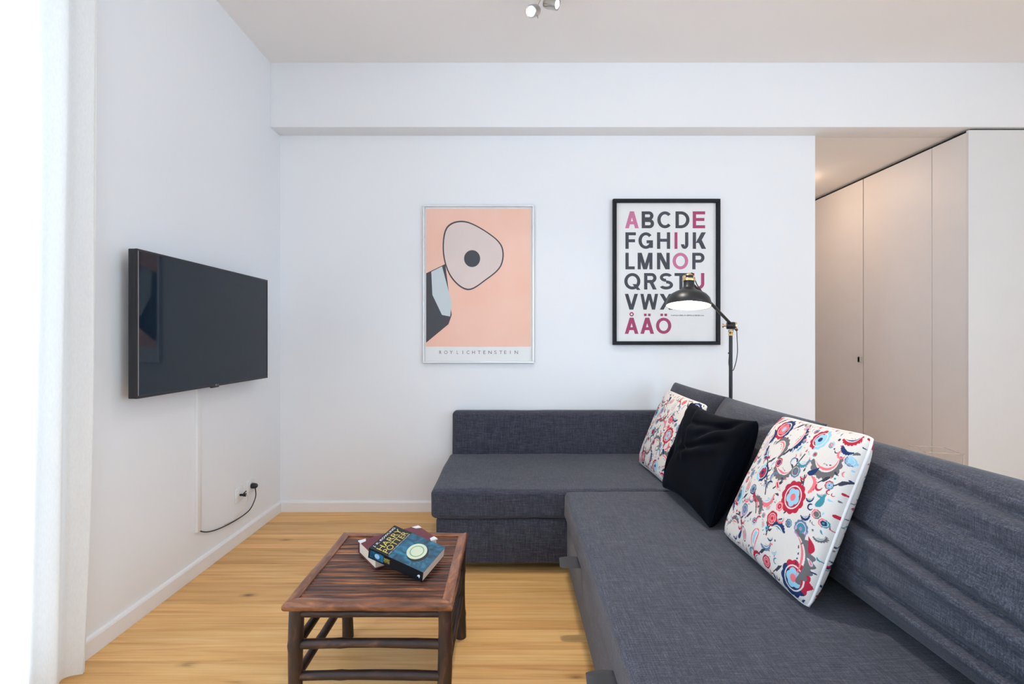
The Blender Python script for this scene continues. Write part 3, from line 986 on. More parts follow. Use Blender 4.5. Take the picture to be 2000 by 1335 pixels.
# top rails: half-round poles, mitred
def rail(name, p0, p1, inward, mat):
    bm = bmesh.new()
    d = (Vector(p1) - Vector(p0)).normalized(); inn = Vector(inward)
    prof = []
    for k in range(9):           # rounded outer edge
        a = math.pi * (k / 8) - math.pi / 2
        prof.append((.013 - .013 * math.cos(a), -rh / 2 + rh / 2 * math.sin(a)))
    prof += [(.02, .0), (rw, -.003), (rw, -rh)]
    prof = [(o, z + (0)) for o, z in prof]
    rings = []
    L = (Vector(p1) - Vector(p0)).length
    ns = 16
    for i in range(ns + 1):
        t = i / ns
        ring = []
        for o, z in prof:
            s = o + (L - 2 * o) * t                       # mitre
            wv = .0012 * math.sin(9 * t + p0[0] * 7) + (.0016 if abs(t - .62) < .03 else 0)
            ring.append(bm.verts.new(Vector(p0) + d * s + inn * (o - (wv if o < .012 else 0)) + Vector((0, 0, z + (wv if -.004 < z else 0)))))
        rings.append(ring)
    m = len(prof)
    for a, b in zip(rings, rings[1:]):
        for k in range(m):
            bm.faces.new((a[k], a[(k + 1) % m], b[(k + 1) % m], b[k]))
    bm.faces.new(rings[0]); bm.faces.new(rings[-1][::-1])
    me = bm_mesh(bm, name, True, 45); shift(me, tb)
    return link(name, me, mat, tb)
rail('top_rail', (TX0, TY0, TZ), (TX1, TY0, TZ), (0, 1, 0), M['rail_x'])
rail('top_rail', (TX1, TY0, TZ), (TX1, TY1, TZ), (-1, 0, 0), M['rail_y'])
rail('top_rail', (TX1, TY1, TZ), (TX0, TY1, TZ), (0, -1, 0), M['rail_x'])
rail('top_rail', (TX0, TY1, TZ), (TX0, TY0, TZ), (1, 0, 0), M['rail_y'])
NS = 25
ya, yb_ = TY0 + rw, TY1 - rw
pitch = (yb_ - ya) / NS
bm = bmesh.new()
L = TX1 - TX0 - 2 * rw + .006
sec = [(-.42, -.011), (-.42, -.006), (-.34, -.0022), (-.16, 0), (.16, 0), (.34, -.0022), (.42, -.006), (.42, -.011)]
ra = [bm.verts.new((0, a * pitch, z)) for a, z in sec]; rb = [bm.verts.new((L, a * pitch, z)) for a, z in sec]
for k in range(8):
    bm.faces.new((ra[k], ra[(k + 1) % 8], rb[(k + 1) % 8], rb[k]))
bm.faces.new(ra); bm.faces.new(rb[::-1])
slat_me = bm_mesh(bm, 'slat', True, 50)
for i in range(NS):
    o = link('slat', slat_me, M['slat'], tb)
    o.location = Vector((TX0 + rw - .003, ya + (i + .5) * pitch, TZ - .0055 - .0012 * random.Random(i).random())) - tl
box('under_board', (TX0 + .03, TX1 - .03, TY0 + .03, TY1 - .03, TZ - .024, TZ - .0165), M['pole_x'], tb)
lr = .0225
lx0, lx1, ly0, ly1 = TX0 + .032, TX1 - .030, TY0 + .034, TY1 - .034
for (a, b) in ((lx0, ly0), (lx1, ly0), (lx0, ly1), (lx1, ly1)):
    pole('leg', (a, b, 0.0), (a, b, TZ - .029), lr, M['pole_z'], (.25, .7), 16)
for z, r in ((.381, .012), (.282, .0145), (.180, .0145)):
    nm = 'apron_pole' if z > .3 else 'stretcher'
    for b in (ly0, ly1): pole(nm, (lx0, b, z), (lx1, b, z), r, M['pole_x'], (.3, .78), 12, .004 if z < .3 else 0)
    for a in (lx0, lx1): pole(nm, (a, ly0, z - .004), (a, ly1, z - .004), r, M['pole_y'], (.4, .8), 12)

# ================================================================== BOOKS
M['maroon'] = flat('maroon_cloth', srgb(104, 44, 56), .6, var=.08)
M['pages'] = flat('page_block', srgb(226, 206, 184), .8, var=.05)
M['cornerwhite'] = flat('white_corner', srgb(226, 226, 228), .6)
def cover_mat():
    m, nt, p = new_mat('teal_cover_print')
    v = coords(nt, (1, 1, 1))
    a = noise(nt, v, 26.0, 5.0, .6, 1.2)
    r = ramp(nt, a, [(.30, srgb(8, 34, 48)), (.5, srgb(16, 84, 112)), (.68, srgb(38, 128, 158)), (.8, srgb(90, 170, 190))])
    nt.links.new(r.outputs[0], p.inputs['Base Color'])
    p.inputs['Roughness'].default_value = .3
    return m
M['teal'] = cover_mat()
M['coverdark'] = flat('dark_cover_print', srgb(12, 18, 24), .3, var=.3)
M['gold'] = flat('gold_print', srgb(206, 186, 98), .35)
M['whiteprint'] = flat('white_print', srgb(222, 226, 228), .5)
M['medal'] = flat('pale_medallion_print', srgb(196, 206, 178), .4, var=.12)
M['medalring'] = flat('green_ring_print', srgb(112, 150, 128), .4)
M['paleblue'] = flat('pale_blue_print', srgb(150, 186, 214), .4)

def book(name, label, origin, u, v, Lu, Lv, th, covers, spine_mat, loc, hard=.0025):
    """origin = a bottom corner; u along the spine, v across; returns thing and a frame"""
    t = thing(name, label, 'book', loc)
    u = Vector(u).normalized(); v = Vector(v); v = (v - u * v.dot(u)).normalized(); w = u.cross(v)
    if w.z < 0: w = -w
    Mx = Matrix(((u.x, v.x, w.x, origin[0]), (u.y, v.y, w.y, origin[1]), (u.z, v.z, w.z, origin[2]), (0, 0, 0, 1)))
    def bx(nm, q, mat, bev=0, par=None):
        bm = bmesh.new(); add_box(bm, *q, bev=bev, seg=2, mat=Mx)
        me = bm_mesh(bm, nm, bev > 0); shift(me, t); return link(nm, me, mat, par or t)
    return t, Mx, bx, u, v, w

# lower, maroon book (flat on the table)
ZT = TZ + .0005
t, Mx, bx, u, v, w = book('maroon_book', 'thick maroon hardback with white corners lying under another book', (-.584, 1.886, ZT), (.208, .155, 0), (.097, -.134, 0), .255, .168, .05, None, None, (-.43, 1.89, ZT))
Lm, Wm, Tm = .255, .168, .047
bx('page_block', (.004, Lm - .004, .004, Wm - .003, .003, Tm - .003), M['pages'])
bx('back_cover', (0, Lm, 0, Wm, 0, .003), M['maroon'], .0008)
fc = bx('front_cover', (0, Lm, 0, Wm, Tm - .003, Tm), M['maroon'], .0008)
bx('spine', (0, Lm, -.003, .0, 0, Tm), M['maroon'], .0008)
for (a, b) in ((0, 0), (Lm, 0), (0, Wm), (Lm, Wm)):
    for z in (Tm + .0003, ):
        sa = 1 if a == 0 else -1; sb = 1 if b == 0 else -1
        bm = bmesh.new()
        q = [(a - sa * .0006, b - sb * .0006), (a + sa * .030, b - sb * .0006), (a + sa * .022, b + sb * .022), (a - sa * .0006, b + sb * .030)]
        lo = [bm.verts.new(Mx @ Vector((x, y, Tm - .0034))) for x, y in q]; hi = [bm.verts.new(Mx @ Vector((x, y, z))) for x, y in q]
        bm.faces.new(lo); bm.faces.new(hi[::-1])
        for k in range(4): bm.faces.new((lo[k], lo[(k + 1) % 4], hi[(k + 1) % 4], hi[k]))
        me = bm_mesh(bm, 'white_corner', False); shift(me, t); link('white_corner', me, M['cornerwhite'], fc)

# upper, teal book: one corner on the table, tilted over the edge of the lower one
Lb, Wb, Tb = .223, .152, .040
t, Mx, bx, u, v, w = book('teal_book', 'thick teal and black paperback with gold title lying on top', (-.2952, 1.654, ZT + .0015), (-.205, .073, .0525), (.05, .141, .0275), Lb, Wb, Tb, None, None, (-.37, 1.76, ZT))
bx('page_block', (.002, Lb - .002, .002, Wb - .001, .001, Tb - .001), M['pages'])
bx('back_cover', (0, Lb, 0, Wb, 0, .0012), M['coverdark'])
fcv = bx('front_cover', (0, Lb, 0, Wb, Tb - .0012, Tb), M['teal'])
bx('title_panel', (Lb * .645, Lb, 0, Wb, Tb + .0001, Tb + .0003), M['coverdark'], par=fcv)
sp = bx('spine', (0, Lb, -.0012, 0, 0, Tb), M['coverdark'])
def local(nm, fn, mat, par):      # flat print in the book's own frame
    bm = bmesh.new(); fn(bm)
    for vv in bm.verts: vv.co = Mx @ vv.co
    me = bm_mesh(bm, nm, False); shift(me, t); return link(nm, me, mat, par)
def disc(cx, cy, rx, ry, z, r_in=0.0):
    def f(bm):
        n = 40
        o = [bm.verts.new((cx + rx * math.cos(2 * math.pi * k / n), cy + ry * math.sin(2 * math.pi * k / n), z)) for k in range(n)]
        if r_in <= 0: bm.faces.new(o)
        else:
            i_ = [bm.verts.new((cx + r_in * rx * math.cos(2 * math.pi * k / n), cy + r_in * ry * math.sin(2 * math.pi * k / n), z)) for k in range(n)]
            for k in range(n): bm.faces.new((o[k], o[(k + 1) % n], i_[(k + 1) % n], i_[k]))
    return f
local('medallion_shadow', disc(.066, .070, .036, .046, Tb + .0002), M['coverdark'], fcv)
local('medallion', disc(.074, .076, .034, .043, Tb + .0004), M['medal'], fcv)
local('medallion_ring', disc(.074, .076, .024, .031, Tb + .0006, .86), M['medalring'], fcv)
uu, vv_ = np.array(u), np.array(v)
def cover_text(nm, s, a0, a1, b0, b1, mat, bold=.0):
    """s reads along v; its top is towards +u"""
    o = Mx @ Vector((a0, b0, Tb + .0008))
    lettering(nm, s, o, vv_, uu, b1 - b0, a1 - a0, mat, fcv, bold, t)
cover_text('author_line', 'J. K. ROWLING', Lb * .925, Lb * .975, Wb * .07, Wb * .92, M['whiteprint'], .01)
cover_text('title_line', 'HARRY', Lb * .80, Lb * .90, Wb * .06, Wb * .93, M['gold'], .0)
cover_text('title_line', 'POTTER', Lb * .685, Lb * .785, Wb * .06, Wb * .93, M['gold'], .0)
cover_text('subtitle_line', 'AND THE DEATHLY HALLOWS', Lb * .650, Lb * .668, Wb * .05, Wb * .92, M['whiteprint'], .0)
def spine_rect(nm, a0, a1, z0, z1, mat, off):
    local(nm, lambda bm: bm.faces.new([bm.verts.new(q) for q in ((a0, -.0012 - off, z0), (a1, -.0012 - off, z0), (a1, -.0012 - off, z1), (a0, -.0012 - off, z1))]), mat, sp)
spine_rect('spine_picture', Lb * .72, Lb * .97, .006, .035, M['teal'], .0003)
def sdisc(bm):
    n = 28
    bm.faces.new([bm.verts.new((Lb * .835 + .0105 * math.cos(2 * math.pi * k / n), -.0019, .021 + .0095 * math.sin(2 * math.pi * k / n))) for k in range(n)])
local('spine_medallion', sdisc, M['paleblue'], sp)
wz = np.array(w)
for s, z in (('HARRY', .0215), ('POTTER', .0125)):
    # reads along the width of the spine
    lettering('spine_title', s, Mx @ Vector((Lb * .705, -.0022, z)), -uu, wz, .024, .0085, M['gold'], sp, .0, t)
lettering('spine_mark', 'A', Mx @ Vector((Lb * .075, -.0022, .013)), -uu, wz, .007, .010, M['whiteprint'], sp, .02, t) if False else local('spine_mark', lambda bm: bm.faces.new([bm.verts.new(q) for q in ((.012, -.0022, .012), (.017, -.0022, .018), (.022, -.0022, .016), (.018, -.0022, .024), (.012, -.0022, .026), (.010, -.0022, .020))]), M['whiteprint'], sp)

# ================================================================== TELEVISION
tv = thing('television', 'slim black flat screen television mounted on the left wall', 'television', (-1.60, 2.63, 1.005))
X1 = -1.580
y0, y1, z0, z1 = 2.066, 3.186, 1.004, 1.643
box('casing', (-1.618, -1.586, y0, y1, z0, z1), M['black'], tv, bev=.003, seg=2)
bz = .009
box('bezel', [(-1.588, X1, y0, y1, z1 - bz, z1), (-1.588, X1, y0, y1, z0, z0 + bz * 1.5), (-1.588, X1, y0, y0 + bz, z0 + bz * 1.5, z1 - bz), (-1.588, X1, y1 - bz, y1, z0 + bz * 1.5, z1 - bz)], M['black'], tv)
box('screen', (-1.588, X1 - .0015, y0 + bz, y1 - bz, z0 + bz * 1.5, z1 - bz), M['screen'], tv)
box('edge_trim', (X1 - .001, X1 + .0006, y0 + bz - .003, y0 + bz, z0 + .012, z1 - .008), M['chrome'], tv)
box('sensor', (-1.600, X1 - .004, 2.60, 2.66, z0 - .008, z0 + .002), M['black'], tv, bev=.002, seg=1)
M['logogrey'] = flat('grey_logo_print', srgb(150, 152, 156), .4)
lg = thing  # keep name short
bm = bmesh.new()
n = 20
bm.faces.new([bm.verts.new((X1 + .0012, 2.622 + .0055 * math.cos(2 * math.pi * k / n), z0 + .0068 + .0055 * math.sin(2 * math.pi * k / n))) for k in range(n)])
me = bm_mesh(bm, 'logo', False); shift(me, tv); link('logo', me, M['logogrey'], tv)
lettering('logo_letters', 'LG', (X1 + .0012, 2.631, z0 + .0030), (0, 1, 0), (0, 0, 1), .014, .008, M['logogrey'], tv, .01, tv)
box('back_box', (-1.648, -1.617, 2.30, 2.95, 1.06, 1.42), M['black'], tv, bev=.006, seg=2)
box('wall_bracket', (XL + .001, -1.645, 2.45, 2.80, 1.20, 1.40), M['blackmetal'], tv)

# cable channel and cords
cc = tag(box('cable_channel', (XL, XL + .016, 2.585, 2.622, .229, 1.06), M['whiteplastic'], bev=.002, seg=2), 'narrow white cable channel running down the wall below the television', 'cable channel')
def socket(yc, zc, label):
    s = thing('wall_socket', label, 'socket', (XL, yc, zc), 'pair of wall sockets under the television')
    q = .041
    box('cover_plate', (XL, XL + .010, yc - q, yc + q, zc - q, zc + q), M['whiteplastic'], s, bev=.003, seg=2)
    lathe('insert_ring', [(.0, .0), (.030, .0), (.030, .003), (.026, .004), (.024, .0015), (0, .0015)], M['whiteplastic'], s, 28, axis_mtx((XL + .010, yc, zc), (1, 0, 0)))
    return s
socket(3.004, .300, 'white wall outlet with a pale aerial cable, left of the black plug')
socket(3.133, .310, 'white wall outlet holding the black power plug')
pc = thing('power_cord', 'black power cord running from the cable channel to the outlet', 'cord', (XL + .02, 3.0, .23))
lathe('plug', [(0, 0), (.017, 0), (.018, .012), (.015, .030), (.009, .036), (0, .036)], M['black'], pc, 20, axis_mtx((XL + .0125, 3.137, .312), (1, 0, 0)))
tube('cable', spline([(XL + .030, 3.137, .305), (XL + .034, 3.142, .285), (XL + .030, 3.150, .235), (XL + .020, 3.115, .178), (XL + .012, 3.055, .158), (XL + .010, 2.93, .158), (XL + .010, 2.80, .170), (XL + .010, 2.70, .190), (XL + .010, 2.640, .213), (XL + .009, 2.605, .235)], 8), .0034, M['black'], pc, 8)
ac = thing('aerial_cable', 'short cream aerial cable with dark connector in the left outlet', 'cable', (XL + .02, 3.0, .3))
lathe('connector', [(0, 0), (.007, 0), (.007, .022), (.010, .023), (.010, .036), (0, .036)], M['black'], ac, 16, axis_mtx((XL + .0125, 3.000, .297), (1, 0, 0)))
tube('cable', spline([(XL + .048, 3.000, .297), (XL + .055, 3.008, .290), (XL + .045, 3.028, .262), (XL + .030, 3.030, .225), (XL + .012, 2.99, .190), (XL + .006, 2.94, .165), (XL + .005, 2.85, .172)], 8), .0026, M['cablewhite'], ac, 8)
for dy in (0.0,):
    tube('prong', [(XL + .03, 3.006, .303), (XL + .045, 3.013, .318)], .003, M['black'], ac, 6)

# ================================================================== POSTERS
def frame_bars(x0, x1, z0, z1, w, y0, y1):
    return [(x0, x1, y0, y1, z1 - w, z1), (x0, x1, y0, y1, z0, z0 + w), (x0, x0 + w, y0, y1, z0 + w, z1 - w), (x1 - w, x1, y0, y1, z0 + w, z1 - w)]
def bars(root, x0, x1, z0, z1, w, y0, y1, mat):
    for q in frame_bars(x0, x1, z0, z1, w, y0, y1):
        box('frame_bar', q, mat, root, bev=.0015, seg=1)

# --- salmon picture (a plain stand-in composition in the same colours)
px0, px1, pz0, pz1 = -.625, .183, 1.083, 2.231
YF = YB - .022
p1 = thing('salmon_poster', 'framed salmon pink art poster with a pale outlined shape and caption', 'poster', ((px0 + px1) / 2, YB, pz0))
bars(p1, px0, px1, pz0, pz1, .013, YF, YB - .001, M['silver'])
sh = box('poster_sheet', (px0 + .010, px1 - .010, YB - .008, YB - .003, pz0 + .010, pz1 - .010), M['paper'], p1)
def salmon():
    m, nt, p = new_mat('salmon_print')
    nz = noise(nt, coords(nt, (1, 1, 1)), 3.0, 2.0)
    r = ramp(nt, nz, [(.35, srgb(250, 198, 176)), (.65, srgb(252, 206, 186))])
    nt.links.new(r.outputs[0], p.inputs['Base Color']); p.inputs['Roughness'].default_value = .6
    return m
M['salmon'] = salmon()
M['inkprint'] = flat('charcoal_print', srgb(66, 66, 74), .6)
M['palepink'] = flat('pale_pink_print', srgb(228, 210, 204), .6)
M['paleblueprint'] = flat('pale_grey_blue_print', srgb(206, 216, 220), .6)
M['midgrey'] = flat('grey_print', srgb(120, 122, 128), .6)
def PX(f): return px0 + .013 + f * (px1 - px0 - .026)
def PZ(f): return pz1 - .013 - f * (pz1 - pz0 - .026)
fz0, fz1 = PZ(.905), PZ(.012)
box('colour_field', (PX(.012), PX(.985), YB - .0088, YB - .0081, fz0, fz1), M['salmon'], sh)
def plate(nm, fr, mat, k):
    return poly_plate(nm, [(PX(a), PZ(b)) for a, b in fr], YB - .0088 - .0005 * k, .0004, mat, sh, p1)
def rounded(pts, n=6):
    P = [Vector((a, b, 0)) for a, b in pts]; m = len(P); out = []
    for i in range(m):
        a, b, c, d = P[i - 1], P[i], P[(i + 1) % m], P[(i + 2) % m]
        for k in range(n):
            t = k / n
            q = 0.5 * ((2 * b) + (c - a) * t + (2 * a - 5 * b + 4 * c - d) * t * t + (3 * b - a - 3 * c + d) * t ** 3)
            out.append((q.x, q.y))
    return out
def grow(pts, k):
    cx = sum(a for a, b in pts) / len(pts); cy = sum(b for a, b in pts) / len(pts)
    return [(cx + (a - cx) * k, cy + (b - cy) * (1 + (k - 1))) for a, b in pts]
plate('dark_wedge', [(.012, .43), (.19, .37), (.25, .70), (.22, .76), (.012, .88)], M['inkprint'], 1)
plate('pale_band', [(.06, .42), (.16, .385), (.25, .62), (.235, .71), (.16, .70), (.07, .57)], M['paleblueprint'], 2)
peb = rounded([(.21, .14), (.37, .10), (.58, .17), (.71, .26), (.70, .38), (.56, .47), (.40, .53), (.25, .45), (.18, .30)])
plate('outlined_shape_edge', grow(peb, 1.045), M['inkprint'], 3)
plate('outlined_shape', peb, M['palepink'], 4)
cir = [(.44 + .075 * math.cos(2 * math.pi * k / 28), .335 + .055 * math.sin(2 * math.pi * k / 28)) for k in range(28)]
plate('small_disc', cir, M['inkprint'], 5)
CAPX = [224, 262, 304, 360, 404, 436, 478, 522, 566, 604, 650, 690, 728, 772, 808]      # where each letter of the caption starts
CAPW = [17, 26, 24, 12, 4, 22, 22, 22, 16, 26, 18, 22, 16, 4, 26]
for ch, cx_, cw_ in zip('ROYLICHTENSTEIN', CAPX, CAPW):
    fa = (cx_ - 112) / (945 - 112); fb = (cx_ + cw_ - 112) / (945 - 112)
    lettering('caption_letter', ch, (PX(fa), YB - .0092, PZ(.953)), (1, 0, 0), (0, 0, 1), PX(fb) - PX(fa), .024, M['midgrey'], sh, 0.0, p1)
box('glass', (px0 + .011, px1 - .011, YB - .0165, YB - .0150, pz0 + .011, pz1 - .011), M['picpane'], p1)

# --- alphabet poster
ax0, ax1, az0, az1 = .754, 1.531, 1.215, 2.272
p2 = thing('alphabet_poster', 'black framed alphabet poster in charcoal and pink letters behind the lamp', 'poster', ((ax0 + ax1) / 2, YB, az0))
bars(p2, ax0, ax1, az0, az1, .026, YB - .032, YB - .001, M['blackwood'])
sh2 = box('poster_sheet', (ax0 + .02, ax1 - .02, YB - .010, YB - .004, az0 + .02, az1 - .02), M['paper'], p2)
box('glass', (ax0 + .022, ax1 - .022, YB - .0205, YB - .0190, az0 + .022, az1 - .022), M['picpane'], p2)
M['lpink'] = flat('pink_print', srgb(206, 118, 156), .6)
M['lcrim'] = flat('crimson_print', srgb(168, 56, 104), .6)
M['lgrey'] = flat('charcoal_letter_print', srgb(58, 60, 70), .6)
def zx(zx_): return (1180 + zx_ / 3.179 - 994) / 950 * (YB - .011)
def zz(zy_): return 1.26 - (370 + zy_ / 3.179 - 661) / 950 * (YB - .011)
G_, P_, C_ = M['lgrey'], M['lpink'], M['lcrim']
ROWS = [(135, 240, [('A', 130, 215, P_), ('B', 233, 310, G_), ('C', 330, 420, G_), ('D', 443, 530, G_), ('E', 550, 627, C_)]),
        (265, 368, [('F', 132, 197, G_), ('G', 213, 303, G_), ('H', 328, 410, G_), ('I', 437, 455, C_), ('J', 477, 523, G_), ('K', 550, 633, G_)]),
        (392, 495, [('L', 132, 190, G_), ('M', 208, 300, G_), ('N', 328, 407, G_), ('O', 425, 522, P_), ('P', 547, 623, G_)]),
        (518, 620, [('Q', 125, 225, G_), ('R', 248, 325, G_), ('S', 342, 428, G_), ('T', 437, 517, G_), ('U', 540, 622, C_)]),
        (647, 745, [('V', 128, 210, G_), ('W', 225, 335, G_), ('X', 345, 427, G_), ('Y', 437, 520, G_), ('Z', 535, 612, G_)]),
        (762, 895, [('\u00c5', 128, 213, C_), ('\u00c4', 225, 310, C_), ('\u00d6', 322, 417, C_)])]

def bold_letter(ch, w, s=.200, h=.180):
    """a bold grotesque capital in a w x 1 box: list of outlines"""
    Q = []
    K = [0]
    def add(q): Q.append((K[0], q))
    def rect(x0, x1, y0, y1): K[0] += 1; add([(x0, y0), (x1, y0), (x1, y1), (x0, y1)])
    def diag(xa, ya, xb, yb, t): K[0] += 1; add([(xa, ya), (xa + t, ya), (xb + t, yb), (xb, yb)])
    def ring(cx, cy, rx, ry, a0, a1, n=28, sx=s, sy=h):
        P = []; K[0] += 1
        for k in range(n + 1):
            a_ = math.radians(a0 + (a1 - a0) * k / n); P.append((cx + rx * math.cos(a_), cy + ry * math.sin(a_), cx + (rx - sx) * math.cos(a_), cy + (ry - sy) * math.sin(a_)))
        for p, q in zip(P, P[1:]): add([(p[0], p[1]), (q[0], q[1]), (q[2], q[3]), (p[2], p[3])])
    d = s * 1.12
    base = {'\u00c5': 'A', '\u00c4': 'A', '\u00d6': 'O'}.get(ch, ch)
    if base == 'A':
        diag(0, 0, w / 2 - d / 2 - .01, 1, d); diag(w - d, 0, w / 2 - d / 2 + .01, 1, d); rect(w * .22, w * .78, .23, .23 + h)
    elif base == 'B':
        rect(0, s, 0, 1)
        for y0, y1, xe in ((.47, 1, w * .95), (0, .53 + h * .1, w)):
            ry = (y1 - y0) / 2; rect(s, xe - ry, y1 - h, y1); rect(s, xe - ry, y0, y0 + h); ring(xe - ry, (y0 + y1) / 2, ry, ry, -90, 90)
    elif base == 'C': ring(w * .53, .5, w * .53, .5, 42, 318, 40)
    elif base == 'D':
        rect(0, s, 0, 1); rx = w * .62; rect(s, w - rx, 1 - h, 1); rect(s, w - rx, 0, h); ring(w - rx, .5, rx, .5, -90, 90)
    elif base == 'E': rect(0, s, 0, 1); rect(s, w, 0, h); rect(s, w, 1 - h, 1); rect(s, w * .94, .43, .43 + h)
    elif base == 'F': rect(0, s, 0, 1); rect(s, w, 1 - h, 1); rect(s, w * .92, .40, .40 + h)
    elif base == 'G':
        ring(w * .51, .5, w * .51, .5, 40, 338, 40); rect(w * .56, w, .34, .34 + h); rect(w - s, w, 0.06, .36)
    elif base == 'H': rect(0, s, 0, 1); rect(w - s, w, 0, 1); rect(s, w - s, .43, .43 + h)
    elif base == 'I': rect(0, w, 0, 1)
    elif base == 'J': rect(w - s, w, .28, 1); ring(w / 2, .28, w / 2, .28, 180, 360)
    elif base == 'K': rect(0, s, 0, 1); diag(s * .9, .36, w - d * 1.25, 1, d * 1.2); diag(w - d * 1.2, 0, w * .32, .58, d * 1.2)
    elif base == 'L': rect(0, s, 0, 1); rect(s, w, 0, h)
    elif base == 'M': rect(0, s * .95, 0, 1); rect(w - s * .95, w, 0, 1); diag(w / 2 - d * .5, 0, 0.02, 1, d); diag(w / 2 - d * .5, 0, w - d - .02, 1, d)
    elif base == 'N': rect(0, s, 0, 1); rect(w - s, w, 0, 1); diag(w - d * 1.15, 0, 0, 1, d * 1.15)
    elif base in 'OQ':
        ring(w / 2, .5, w / 2, .5, 0, 360, 56)
        if base == 'Q': diag(w - d * .9, -.03, w * .50, .33, d * .95)
    elif base in 'PR':
        rect(0, s, 0, 1); y0 = .40; ry = (1 - y0) / 2; rect(s, w - ry, 1 - h, 1); rect(s, w - ry, y0, y0 + h); ring(w - ry, y0 + ry, ry, ry, -90, 90)
        if base == 'R': diag(w - d, 0, w * .42, .44, d * 1.05)
    elif base == 'S':
        ring(w / 2, .735, w * .455, .265, 25, 270, 30, s * .95, h); ring(w / 2, .275, w * .5, .275, -155, 90, 30, s * .95, h)
    elif base == 'T': rect(0, w, 1 - h, 1); rect(w / 2 - s / 2, w / 2 + s / 2, 0, 1 - h)
    elif base == 'U': rect(0, s, .36, 1); rect(w - s, w, .36, 1); ring(w / 2, .36, w / 2, .36, 180, 360)
    elif base == 'V': diag(w / 2 - d / 2 - .01, 0, 0, 1, d); diag(w / 2 - d / 2 + .01, 0, w - d, 1, d)
    elif base == 'W':
        e = s * 1.0
        diag(w * .26 - e / 2, 0, 0, 1, e); diag(w * .26 - e / 2, 0, w / 2 - e / 2, 1, e); diag(w * .74 - e / 2, 0, w / 2 - e / 2, 1, e); diag(w * .74 - e / 2, 0, w - e, 1, e)
    elif base == 'X': diag(0, 0, w - d * 1.1, 1, d * 1.1); diag(w - d * 1.1, 0, 0, 1, d * 1.1)
    elif base == 'Y': rect(w / 2 - s / 2, w / 2 + s / 2, 0, .45); diag(w / 2 - d / 2, .40, 0, 1, d); diag(w / 2 - d / 2, .40, w - d, 1, d)
    elif base == 'Z': rect(0, w, 0, h); rect(0, w, 1 - h, 1); diag(0, h, w - d * 1.2, 1 - h, d * 1.2)
    if ch == '\u00c5': ring(w / 2, 1.215, .135, .135, 0, 360, 30, .072, .072)
    if ch in '\u00c4\u00d6': rect(w / 2 - .20, w / 2 - .04, 1.10, 1.25); rect(w / 2 + .05, w / 2 + .21, 1.10, 1.25)
    return Q
for ya_, yb2, ls in ROWS:
    if yb2 == 895: ya_ = 795
    for ch, xa, xb, mt in ls:
        hh = zz(ya_) - zz(yb2); bm = bmesh.new()
        for k_, q in bold_letter(ch, (zx(xb) - zx(xa)) / hh):
            bm.faces.new([bm.verts.new((zx(xa) + a * hh, YB - .0105 - .0001 * k_, zz(yb2) + b * hh)) for a, b in q])
        bmesh.ops.remove_doubles(bm, verts=bm.verts, dist=1e-5)
        me = bm_mesh(bm, 'letter', False); shift(me, p2); link('letter', me, mt, sh2)
bm = bmesh.new()
rr = random.Random(8); xq = 415
while xq < 620:
    wq_ = rr.uniform(3, 9)
    a, b = zx(xq), zx(min(622, xq + wq_)); z_a, z_b = zz(785 - rr.uniform(0, 2)), zz(777 + rr.uniform(0, 3))
    bm.faces.new([bm.verts.new(q) for q in ((a, YB - .0106, z_a), (b, YB - .0106, z_a), (b, YB - .0106, z_b), (a, YB - .0106, z_b))])
    xq += wq_ + rr.uniform(1.5, 3)
me = bm_mesh(bm, 'fine_print', False); shift(me, p2); link('fine_print', me, M['midgrey'], sh2)

# ================================================================== FLOOR LAMP
LX, LY, JZ = 1.459, 3.20, 1.358
lp = thing('floor_lamp', 'black and brass floor lamp reaching over the sofa corner, lit', 'lamp', (LX, LY, 0))
lathe('lamp_base', [(0, 0.0005), (.128, .0005), (.130, .010), (.126, .020), (.03, .026), (.016, .034), (0, .034)], M['blackmetal'], lp, 48, Matrix.Translation((LX, LY, 0)))
tube('pole', [(LX, LY, .03), (LX, LY, JZ - .075)], .0115, M['blackmetal'], lp, 16)
lathe('collar', [(0, 0), (.0125, 0), (.0135, .004), (.0135, .02), (.0165, .024), (.0165, .034), (.012, .038), (0, .038)], M['brass'], lp, 24, Matrix.Translation((LX, LY, JZ - .078)))
J = Vector((LX, LY, JZ)); E = Vector((1.040, 2.800, 1.590))
ad = (E - J).normalized()
lathe('joint', [(0, -.026), (.021, -.026), (.024, -.020), (.024, .020), (.021, .026), (0, .026)], M['blackmetal'], lp, 28, axis_mtx(J - Vector((0, 0, .012)), (.93, -.35, 0)))
jx = Vector((.93, -.35, 0)).normalized()
lathe('joint_cap', [(0, 0), (.021, 0), (.023, .004), (.020, .010), (0, .010)], M['brass'], lp, 28, axis_mtx(J - Vector((0, 0, .012)) + jx * .026, jx))
lathe('joint_screw', [(0, 0), (.008, 0), (.008, .016), (.015, .017), (.015, .025), (0, .026)], M['brass'], lp, 20, axis_mtx(J - Vector((0, 0, .012)) - jx * .026, -jx))
tail = J - ad * .105
tube('arm', [tail + Vector((0, 0, 0)), J, E], .0095, M['blackmetal'], lp, 14)
